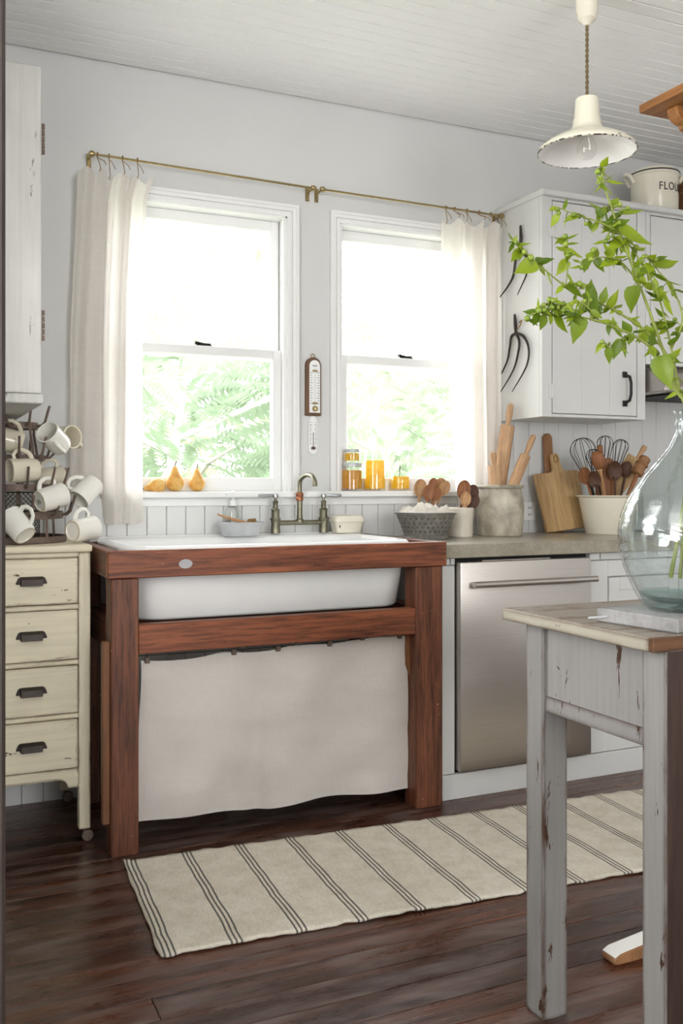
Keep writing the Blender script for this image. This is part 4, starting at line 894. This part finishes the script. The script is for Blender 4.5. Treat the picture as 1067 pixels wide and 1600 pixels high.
for z in (.953, 1.108): obj('mesh_hoop', B().tube([(RX+mr_*math.cos(k*.2618), RY+mr_*math.sin(k*.2618), z) for k in range(24)], .002, 6, True), M['wire'], rk)
mug_proto = None
def mug(label, px, py, Y, axis, hand, cream=False):
    """px, py: middle of the mug; axis points out of the mouth, hand to the handle"""
    global mug_proto
    H, r = .092, .0405
    if mug_proto is None: mug_proto = {}
    key = cream
    if key not in mug_proto:
        t = thing('mug', label, 'mug', (0,0,0), 'mugs hanging on the drying rack')
        g = M['mugcream'] if cream else M['mug']
        obj('body', B().lathe([(0, .003), (.028, .003), (.030, 0), (.0335, 0), (.0365, .006), (.0385, .03), (r-.001, H-.008), (r, H-.002), (r-.002, H), (r-.006, H-.002), (r-.007, H-.01), (.0315, .03), (.029, .012), (0, .009)], 32, (0,0,-H/2)), g, t, False, 50)
        obj('handle', B().tube([(r-.004, 0, .026), (r+.010, 0, .030), (r+.022, 0, .020), (r+.026, 0, .002), (r+.018, 0, -.018), (r+.004, 0, -.028), (r-.006, 0, -.030)], [.0065,.006,.0055,.0055,.0055,.006,.0065], 10, flat=1.35), g, t, False, 60)
        obj('foot_ring', B().lathe([(.029, -.0004), (.0335, -.0006), (.034, .002), (.029, .0034)], 32, (0,0,-H/2)), M['footring'], t, False)
        mug_proto[key] = t
    else: t = copy_tree(mug_proto[key]); t['label'] = label
    t.location = atY(px, py, Y); t.rotation_euler = basis(scr(*axis), scr(*hand)).to_euler(); return t
mug('white mug with its mouth facing out, top right of the rack', 85, 686, -.315, (-.30, .50, .82), (.6, -.75, -.3))
mug('cream mug half behind the top right white mug', 100, 684, -.235, (.80, .04, .55), (-.3, -.3, -.9), True)
mug('cream mug lying with its mouth to the left, middle of the rack', 36, 735, -.355, (-.72, -.05, .62), (-.1, .95, .1), True)
mug('cream mug partly hidden under the old wall cupboard', 13, 688, -.30, (-.8, .2, .3), (.2, .9, .2), True)
mug('cream mug glimpsed behind the middle ring of the rack', 78, 748, -.20, (.7, .1, -.5), (-.1, .9, .1), True)
m5 = mug('white mug showing a dark maker mark on its base', 80, 778, -.375, (.62, .25, -.74), (-.45, .85, .2))
mk = B().tube([(-.008, .004, -.0462), (-.003, .008, -.0462), (.0, .001, -.0462), (.004, .008, -.0462)], .0010, 5); mk.tube([(-.008, -.003, -.0462), (-.002, -.007, -.0462), (.004, -.002, -.0462), (.008, -.006, -.0462)], .0010, 5); obj('maker_mark', mk, M['ink'], m5, False)
mug('cream white mug tipped mouth-down at the right of the rack', 135, 768, -.30, (-.42, -.62, .62), (-.75, .62, .1))
mug('white mug resting base-out on the dresser edge at lower right', 130, 827, -.40, (.52, .08, -.85), (-.15, .98, .1))
mug('white mug tilted on a peg at the lower left of the rack', 27, 821, -.455, (-.62, .62, -.3), (.72, .68, .1))

# ------------------------------------------------------------------ old wall cupboard on the left wall
lc = thing('wall_cupboard', 'worn white wall cupboard with side hinges above the mug rack', 'cupboard', (.25, -.4, 1.37))
LY0 = -.80; a0 = atY(65, 615, LY0); a1 = atY(63, 104, LY0); zb_ = atY(66, 631, LY0).z
obj('side_panel', B().box(.102, a0.x, LY0, LY0+.02, a0.z, a1.z, .002), M['oldwhite'], lc)
obj('carcass', B().box(.102, a0.x-.022, LY0+.02, -.002, a0.z, a1.z), M['oldwhite'], lc, smooth=0)
for k in range(2):
    y0 = LY0+.022+k*.389; d = obj('door', B().box(a0.x-.021, a0.x-.001, y0, y0+.386, a0.z+.004, a1.z-.004, .002), M['oldwhite'], lc)
obj('base_board', B().box(.102, a0.x+.006, LY0-.006, -.002, zb_, a0.z-.0015, .003), M['oldwhite'], lc)
for py in (216, 508):
    p = atY(66, py, LY0); hb = B().box(a0.x-.001, a0.x+.003, LY0+.004, LY0+.03, p.z-.042, p.z+.042, .001)
    for k in range(5): hb.tube([(a0.x+.005, LY0+.006, p.z-.042+k*.0175), (a0.x+.005, LY0+.006, p.z-.028+k*.0175)], .0045, 8)
    obj('hinge', hb, M['rust'], lc)

# ================================================================== RUG
e0, e1 = Vector((.588, -.697, 0)), Vector((2.62, -.817, 0)); rd = (e1-e0); RL = rd.length; RW = .612
ra = math.atan2(rd.y, rd.x)
def rugf(u, v):
    x = u*RL; y = -v*RW; wv = .004*noise.noise(Vector((x*9, y*9, 0)))
    z = .006 + .004*max(0, noise.noise(Vector((x*2.2, y*3, 3)))) + (.006*max(0, noise.noise(Vector((x*4, 0, 7)))) if v > .96 else 0)
    if v in (0, 1): y += .012*noise.noise(Vector((x*22, v*9, 1)))
    if u == 0: x += .008*noise.noise(Vector((y*10, 4, 1)))
    if u < .012 and v < .03: z += .006
    return (x, y+wv*.3, z)
rg = tag(obj('runner_rug', B().grid(rugf, 150, 40), M['rug'], None, False, 180, solid=.006), 'cream woven runner rug with thin dark triple stripes', 'rug')
rg.location = (e0.x, e0.y, 0); rg.rotation_euler = (0, 0, ra)

# ================================================================== WORK TABLE
TX0, TX1, TY0, TY1, TZ = 1.190, 2.02, -2.268, -1.805, .863
tb_ = thing('work_table', 'chipped grey painted work table in the right foreground', 'table', (1.6, -2.04, 0))
obj('top', B().box(TX0, TX1, TY0+.012, TY1, TZ-.0235, TZ, .002), M['greytop'], tb_)
obj('top_edge', B().box(TX0-.003, TX0+.004, TY0+.012, TY1+.001, TZ-.025, TZ-.001, .0015), M['greyedge'], tb_)
obj('front_edge', B().box(TX0-.002, TX1, TY0-.001, TY0+.0115, TZ-.0245, TZ-.0005, .0015), M['edgewood'], tb_, label='bare brown front edge')
for (x0, y0) in ((1.220, -1.908), (1.220, -2.266), (1.93, -1.908), (1.93, -2.266)):
    obj('leg', B().box(x0, x0+.064, y0, y0+.062, 0, TZ-.0240, .003), M['grey'], tb_)
for x0 in (1.220, 1.93): obj('leg_face', B().box(x0+.001, x0+.063, -2.2685, -2.2662, .0, TZ-.026, .001), M['darkwood'], tb_, label='bare dark brown leg front')
obj('apron', B().box(1.228, 1.248, -2.204, -1.908, .655, TZ-.0240, .002), M['grey'], tb_)
obj('apron_strip', B().box(1.2255, 1.228, -2.204, -1.908, .655, .688, .001), M['grey'], tb_)
obj('apron', B().box(1.94, 1.96, -2.204, -1.908, .655, TZ-.0240, .002), M['grey'], tb_)
obj('apron', B().box(1.284, 1.93, -1.872, -1.852, .655, TZ-.0240, .002), M['grey'], tb_)
obj('drawer_front', B().box(1.286, 1.928, -2.262, -2.242, .655, TZ-.0255, .002), M['darkwood'], tb_, label='bare dark brown drawer front')
# marble slab with iron ring pin
sl = thing('stone_slab', 'rough grey stone slab lying on the work table', 'slab', (1.236, -2.058, TZ+.0005)); sl.rotation_euler = (0, 0, R(8.4))
obj('slab', B().box(0, .36, -.192, 0, 0, .0265, .003), M['stone'], sl, False)
obj('pin', B().tube([(.02, -.03, .013), (-.02, -.026, .0125), (-.042, -.018, .012)], .0024, 8), M['galv'], sl, False, label='thin iron pin')
ZB = TZ+.0275
# ------------------------------------------------------------------ demijohn
JX, JY = 1.384, -2.148
jg = thing('glass_demijohn', 'large clear blue-green glass demijohn holding leafy branches', 'jug', (JX, JY, ZB))
outp = [(.030, .001), (.072, .001), (.082, .006), (.098, .030), (.120, .080), (.129, .120), (.1305, .150), (.126, .180), (.110, .222), (.085, .258), (.055, .292), (.034, .318), (.024, .340), (.0205, .352), (.0235, .356), (.0245, .361), (.0215, .366), (.0215, .374), (.0255, .378), (.0255, .386), (.021, .389)]
inp = [(.017, .386), (.0165, .350), (.029, .318), (.050, .290), (.080, .256), (.105, .221), (.1215, .180), (.126, .150), (.1245, .120), (.1155, .082), (.093, .034), (.07, .018), (.03, .024), (0, .03)]
obj('bottle', B().lathe([(0, .010)] + outp + inp, 64, (JX, JY, ZB)), M['jug'], jg, smooth=60)
obj('thick_base', B().lathe([(0, .012), (.03, .003), (.070, .003), (.079, .008), (.0905, .030), (.068, .016), (.03, .022), (0, .028)], 48, (JX, JY, ZB)), M['jugfoot'], jg, smooth=60)
# ------------------------------------------------------------------ leafy branches
lm = {}
def leaf_mesh(kind):
    if kind in lm: return lm[kind]
    prof = {'heart': [(0,.0),(.08,.19),(.22,.275),(.42,.27),(.65,.18),(.85,.07),(1,.0)], 'oval': [(0,.0),(.15,.15),(.35,.23),(.55,.21),(.78,.11),(1,.0)], 'lance': [(0,.0),(.15,.10),(.4,.15),(.65,.11),(1,.0)]}[kind]
    bm = bmesh.new(); mid, le, ri = [], [], []
    for k, (z, wd) in enumerate(prof):
        dip = -.10*math.sin(z*math.pi) - .10*z*z; mid.append(bm.verts.new((z, 0, dip)))
        if wd: 
            le.append(bm.verts.new((z-.03, wd, dip+wd*.45))); ri.append(bm.verts.new((z-.03, -wd, dip+wd*.45)))
    for sd in (le, ri):
        bm.faces.new([mid[0], mid[1], sd[0]] if sd is ri else [mid[0], sd[0], mid[1]])
        for k in range(len(sd)-1):
            f = [mid[k+1], mid[k+2], sd[k+1], sd[k]]; bm.faces.new(f if sd is ri else f[::-1])
        f = [mid[-2], mid[-1], sd[-1]]; bm.faces.new(f if sd is ri else f[::-1])
    me = bpy.data.meshes.new('leaf'); bm.to_mesh(me); bm.free(); me.shade_smooth(); me.materials.append(M['leaf']); lm[kind] = me; return me
budm = bpy.data.meshes.new('bud'); b = B().lathe([(0, -1), (.5, -.86), (.9, -.4), (1, .1), (.75, .7), (.3, .98), (0, 1)], 10); b.bm.to_mesh(budm); b.bm.free(); budm.shade_smooth(); budm.materials.append(M['bud'])
DJ = (Vector((JX, JY, 0)) - CAM).dot(CF)
neck_top = Vector((JX, JY, ZB+.389))
class Branch:
    def __init__(s, label, seed):
        s.t = thing('leafy_branch', label, 'branch', (JX, JY, ZB+.05), 'leafy branches in the demijohn'); s.b = B(); s.nodes = []; s.rng = random.Random(seed)
    def stem(s, pts, r0, r1, inside=False):
        P_ = []
        if inside: P_ += [Vector((JX+.03*s.rng.uniform(-1,1), JY+.03*s.rng.uniform(-1,1), ZB+.06)), Vector((JX, JY, ZB+.25)), neck_top + Vector((s.rng.uniform(-.008,.008), s.rng.uniform(-.008,.008), -.004))]
        P_ += [atD(x, y, d) for x, y, d in pts]
        Q = []
        for i in range(len(P_)-1):
            p0, p1, p2, p3 = P_[max(0,i-1)], P_[i], P_[i+1], P_[min(len(P_)-1,i+2)]
            for k in range(5):
                u = k/5; Q.append(.5*((2*p1) + (p2-p0)*u + (2*p0-5*p1+4*p2-p3)*u*u + (3*p1-p0-3*p2+p3)*u**3))
        Q.append(P_[-1]); n = len(Q); s.b.tube(Q, [r0+(r1-r0)*k/(n-1) for k in range(n)], 7); s.nodes += Q[11 if inside else 0:]
        return Q
    def leaf(s, p, d, L, kind, roll=None):
        p = Vector(p); near_ = min(s.nodes, key=lambda q: (q-p).length)
        if (near_-p).length > .004: s.b.tube([near_, (near_+p)/2+UP*.003, p], [.0013, .0011, .0009], 5)
        o = bpy.data.objects.new('leaf', leaf_mesh(kind)); COL.objects.link(o); o.parent = s.t
        d = Vector(d).normalized(); nrm = (-CF*s.rng.uniform(.35,1) + UP*s.rng.uniform(.3,1) + CR*s.rng.uniform(-.6,.6)) if roll is None else roll
        z = (nrm - d*nrm.dot(d)).normalized(); y = z.cross(d); m = Matrix((d, y, z)).transposed().to_4x4()
        wd = s.rng.uniform(.9, 1.15)
        o.matrix_local = Matrix.Translation(p - Vector(s.t.location)) @ m @ Matrix.Diagonal((L, L*wd, L, 1))
    def pleaf(s, x0, y0, x1, y1, kind='oval', dz=0):
        """leaf from stalk end to tip, given in picture directions around the branch's own depth"""
        r_ = CR*((x0-CX)/F) + CF + UP*((HY-y0)/F)
        near_ = min(s.nodes, key=lambda q: ((q-CAM)/((q-CAM).dot(CF)) - r_).length); d0 = (near_-CAM).dot(CF) + s.rng.uniform(-.012, .012)
        p, q = atD(x0, y0, d0), atD(x1, y1, d0 + s.rng.uniform(-.022, .022)); s.leaf(p, q-p, (q-p).length*1.06, kind)
        if s.rng.random() < .6: s.leaf(p, (p-q) + CR*s.rng.uniform(-.03,.03) + UP*s.rng.uniform(-.03,.02), min(.045, (q-p).length*.8), kind)
    def buds(s, x, y, n=4, r=.0050):
        n = max(1, n-2)
        r_ = CR*((x-CX)/F) + CF + UP*((HY-y)/F)
        near_ = min(s.nodes, key=lambda q: ((q-CAM)/((q-CAM).dot(CF)) - r_).length); d0 = (near_-CAM).dot(CF)
        for k in range(n):
            p = atD(x + s.rng.uniform(-9, 9), y + s.rng.uniform(-8, 8), d0 + s.rng.uniform(-.012, .012)); rr = r*s.rng.uniform(.75, 1.25)
            s.b.tube([near_, p], .0008, 4); o = bpy.data.objects.new('bud', budm); COL.objects.link(o); o.parent = s.t
            o.matrix_local = Matrix.Translation(p - Vector(s.t.location)) @ Matrix.Rotation(s.rng.uniform(0, 3), 4, 'X') @ Matrix.Diagonal((rr, rr, rr*1.1, 1))
            if s.rng.random() < .75: s.leaf(p, CR*s.rng.uniform(-1,1)+UP*s.rng.uniform(-1,.6)-CF*s.rng.uniform(-.3,.5), s.rng.uniform(.018,.030), 'oval')
    def done(s):
        for k in range(26):
            q = s.nodes[s.rng.randrange(4, len(s.nodes))]; s.leaf(q, CR*s.rng.uniform(-1,1)+UP*s.rng.uniform(-.9,.8)-CF*s.rng.uniform(-.5,.6), s.rng.uniform(.016,.034), s.rng.choice(['oval','heart','lance']))
        obj('stem', s.b, M['twig'], s.t)
d = DJ
A = Branch('tall leafy branch reaching up to the pendant lamp', 1)
A.stem([(1058, 612, d), (1036, 548, d), (1013, 482, d-.01), (993, 430, d-.02), (968, 362, d-.03), (952, 315, d-.03), (944, 290, d-.03), (938, 255, d-.03)], .0042, .0014, True)
A.stem([(968, 362, d-.03), (930, 345, d-.05), (900, 336, d-.06), (872, 324, d-.07)], .0018, .0010)
A.stem([(990, 432, d-.02), (968, 408, d-.05), (935, 402, d-.06), (905, 410, d-.07)], .0018, .0010)
for q in ((946,284,975,284),(946,284,925,300),(944,330,922,314),(946,326,936,340),(952,326,968,308),(944,326,930,346),(968,335,1004,325),(966,360,1020,377),(968,366,942,352),(958,352,984,342),(970,372,982,398),(962,378,966,400),(990,446,984,486),(1000,430,1010,442),(1008,446,990,430),(975,372,948,390),(940,340,930,322),(934,346,946,322),(920,344,906,332),(905,334,890,342),(884,342,884,356),(940,260,928,270),(940,262,950,244)): A.pleaf(*q, kind='heart' if abs(q[0]-q[2])+abs(q[1]-q[3]) > 44 else 'oval')
for q in ((938,262,3),(942,278,4),(972,318,4),(872,330,4),(900,338,3),(910,350,3),(930,398,5),(908,412,4),(950,372,5),(962,344,3)): A.buds(*q)
for q in ((962,405,938,414),(968,408,984,424),(948,402,962,384),(930,404,944,424),(918,404,912,424),(952,398,944,376),(905,410,894,404)): A.pleaf(*q, kind='heart')
A.done()
Bb = Branch('low leafy branch arching left in front of the white cabinet', 2)
Bb.stem([(1052, 605, d-.01), (1030, 560, d-.03), (1008, 536, d-.05), (975, 517, d-.07), (938, 503, d-.09), (905, 495, d-.10), (870, 491, d-.11), (838, 489, d-.12)], .0036, .0010, True)
Bb.stem([(938, 503, d-.09), (918, 480, d-.10), (900, 468, d-.11)], .0015, .0009)
Bb.stem([(985, 522, d-.06), (968, 534, d-.08), (950, 541, d-.09)], .0014, .0009)
for q in ((865,494,889,518),(905,494,886,508),(908,494,896,534),(920,488,928,444),(922,492,942,486),(950,505,952,524),(958,505,976,520),(985,522,972,500),(990,520,1010,512),(976,524,986,540),(968,530,960,560),(950,540,934,542),(950,541,953,566),(972,528,980,558),(1018,548,1006,556),(1028,556,1048,606),(1040,560,1062,552),(1016,540,1024,518),(895,494,912,508),(852,490,846,514),(842,490,834,506),(862,490,858,508),(848,490,836,478)): Bb.pleaf(*q, kind='heart' if abs(q[0]-q[2])+abs(q[1]-q[3]) > 40 else 'oval')
for q in ((842,482,6),(856,476,6),(878,478,6),(896,482,5),(915,474,4),(948,540,2),(830,492,3),(925,498,3)): Bb.buds(*q)
Bb.done()
Cc = Branch('leafy branch stretching far left towards the iron forks', 3)
Cc.stem([(1055, 600, d+.01), (1040, 552, d), (1012, 520, d-.01), (985, 500, d-.02), (950, 480, d-.03), (910, 463, d-.04), (876, 442, d-.05), (839, 411, d-.06), (812, 388, d-.07), (799, 374, d-.07)], .0034, .0010, True)
Cc.stem([(884, 446, d-.05), (887, 415, d-.05), (886, 388, d-.05), (884, 374, d-.05)], .0014, .0009)
for q in ((884,446,912,462),(906,452,924,440),(922,470,926,436),(900,460,892,446),(880,446,868,458),(886,390,912,400),(887,406,870,430),(886,402,898,396),(840,411,864,403),(838,410,806,424),(843,414,852,430),(820,394,827,396),(815,388,800,406),(800,376,796,362),(802,378,808,368),(940,476,946,448),(952,482,964,452),(962,482,972,474),(950,478,934,486),(1000,512,984,494),(1010,518,998,536)): Cc.pleaf(*q, kind='heart' if abs(q[0]-q[2])+abs(q[1]-q[3]) > 36 else 'oval')
for q in ((798,376,3),(814,388,3),(836,408,3),(886,376,5),(882,390,3),(905,440,4),(888,402,2)): Cc.buds(*q)
Cc.done()
Dd = Branch('right-hand leafy branch leaning over the cabinet door', 4)
Dd.stem([(1062, 610, d+.02), (1049, 545, d+.02), (1040, 505, d+.02), (1028, 462, d+.01), (1008, 420, d), (984, 384, d), (975, 372, d)], .0034, .0010, True)
Dd.stem([(1049, 545, d+.02), (1066, 500, d+.03), (1052, 452, d+.03), (1030, 425, d+.03), (1012, 402, d+.02)], .0020, .0010)
for q in ((1036,470,1054,492),(1030,468,1010,452),(1022,452,1048,470),(1020,416,1060,404),(1040,440,1066,470),(1016,410,1040,398),(1006,418,1000,436),(1020,420,1012,440),(1040,505,1056,499),(1020,514,1058,500),(1046,540,1062,520),(1060,520,1066,505),(1004,414,986,406),(990,392,1008,384),(1015,404,1026,396),(1046,560,1064,566)): Dd.pleaf(*q, kind='heart')
for q in ((1002,408,4),(1018,404,4),(1016,520,3),(1036,446,2),(1060,505,3),(990,394,3)): Dd.buds(*q)
Dd.done()

# ================================================================== PENDANT LAMP
PLD = 2.97
pc = atD(917, 238, PLD); PXl, PYl, PZl = pc.x, pc.y, pc.z
pl = thing('pendant_lamp', 'ivory enamel pendant lamp with chipped rim hanging on twisted cord', 'lamp', (PXl, PYl, PZl))
obj('canopy', B().lathe([(0, ZC-.001), (.058, ZC-.001), (.056, ZC-.012), (.040, ZC-.03), (.0345, ZC-.05), (.0335, ZC-.085), (.028, ZC-.108), (.014, ZC-.120), (.010, ZC-.128), (0, ZC-.128)], 32, (PXl, PYl, 0)), M['cream_enamel'], pl)
ct, cbm = ZC-.126, PZl+.165
for s_ in (0, 1):
    obj('cord', B().tube([(PXl+.0028*math.cos(k*.55+s_*math.pi), PYl+.0028*math.sin(k*.55+s_*math.pi), ct+(cbm-ct)*k/80) for k in range(81)], .003, 6), M['cord'], pl)
sh = B().lathe([(.150, .0), (.1515, .003), (.148, .012), (.125, .030), (.095, .046), (.070, .056), (.052, .068), (.044, .082), (.043, .10), (.040, .104), (.036, .16), (.034, .166), (.012, .168), (.012, .163)], 56)
obj('shade', sh, M['lamp'], pl, False, 50)
obj('shade_interior', B().lathe([(.1495, .0005), (.122, .026), (.092, .042), (.066, .052), (.048, .064), (.03, .10), (0, .10)], 56), M['lampin'], pl, False, 60)
obj('rim', B().tube([(.1505*math.cos(k*.0982), .1505*math.sin(k*.0982), .0015) for k in range(64)], .0022, 6, True), M['lamprim'], pl, False, label='dark chipped rim')
obj('socket', B().lathe([(0, .099), (.018, .099), (.018, .062), (.015, .06), (0, .06)], 18), M['brass'], pl, False)
obj('bulb', B().lathe([(.012, .062), (.014, .05), (.026, .030), (.031, .012), (.028, -.006), (.018, -.018), (0, -.023)], 24), M['bulb'], pl, False, 60)

# ================================================================== HANGING SHELF at the right edge
kc = atD(998, 171, 2.767)
KX, KY, KZ = kc.x, kc.y, kc.z
pcu = thing('hanging_shelf', 'orange pine shelf with rounded brackets hung from the ceiling at upper right', 'shelf', (KX+.5, KY-.2, KZ-.1))
obj('board', B().box(KX, KX+1.0, KY-.36, KY, KZ-.012, KZ+.012, .002), M['pine'], pcu)
cor = [(KX+.055, KZ-.0125), (KX+.058, KZ-.030), (KX+.068, KZ-.044), (KX+.085, KZ-.052), (KX+.098, KZ-.054), (KX+.10, KZ-.064), (KX+.125, KZ-.072), (KX+.137, KZ-.09), (KX+.865, KZ-.09), (KX+.875, KZ-.072), (KX+.90, KZ-.064), (KX+.902, KZ-.054), (KX+.915, KZ-.052), (KX+.932, KZ-.044), (KX+.942, KZ-.030), (KX+.945, KZ-.0125)]
for y0 in (KY-.095, KY-.31): obj('bracket_rail', B().prism(cor, y0, y0+.04, 'Y'), M['pinex'], pcu)
for x0 in (KX+.24, KX+.8):
    for y0 in (KY-.05, KY-.31): obj('hanging_rod', B().tube([(x0, y0, KZ+.012), (x0, y0, ZC)], .005, 8), M['iron'], pcu)
# ================================================================== STOOL behind the table
fp = Vector((1.511, -1.765, 0))
stl = thing('pedestal_stool', 'stool with a worn white-topped runner foot behind the table', 'stool', (1.72, -1.765, 0))
def runner(b, L, along):
    pr = [(0, .004), (.01, 0), (L-.01, 0), (L, .004), (L, .018), (L-.02, .026), (L/2+.05, .042), (L/2-.05, .042), (.02, .026), (0, .018)]
    if along == 'X': b.prism([(fp.x+p, z) for p, z in pr], fp.y-.024, fp.y+.024, 'Y', .004)
    else: b.prism([(fp.y-L/2+p, z) for p, z in pr], fp.x+.21-.02, fp.x+.21+.02, 'X', .003)
    return b
obj('runner_foot', runner(B(), .42, 'X'), M['board2'], stl); 
obj('runner_paint', B().prism([(fp.x+.004, .0185), (fp.x+.02, .0265), (fp.x+.15, .0425), (fp.x+.15, .0445), (fp.x+.02, .0285), (fp.x+.004, .0205)], fp.y-.022, fp.y+.022, 'Y'), M['paper'], stl, label='worn white paint on the foot')
obj('post', B().lathe([(0, .042), (.03, .042), (.026, .06), (.02, .2), (.024, .45), (.03, .60), (0, .60)], 18, (fp.x+.21, fp.y, 0)), M['board2'], stl)
obj('seat', B().lathe([(0, .60), (.14, .60), (.148, .606), (.148, .622), (.14, .63), (0, .626)], 36, (fp.x+.21, fp.y, 0)), M['board2'], stl)
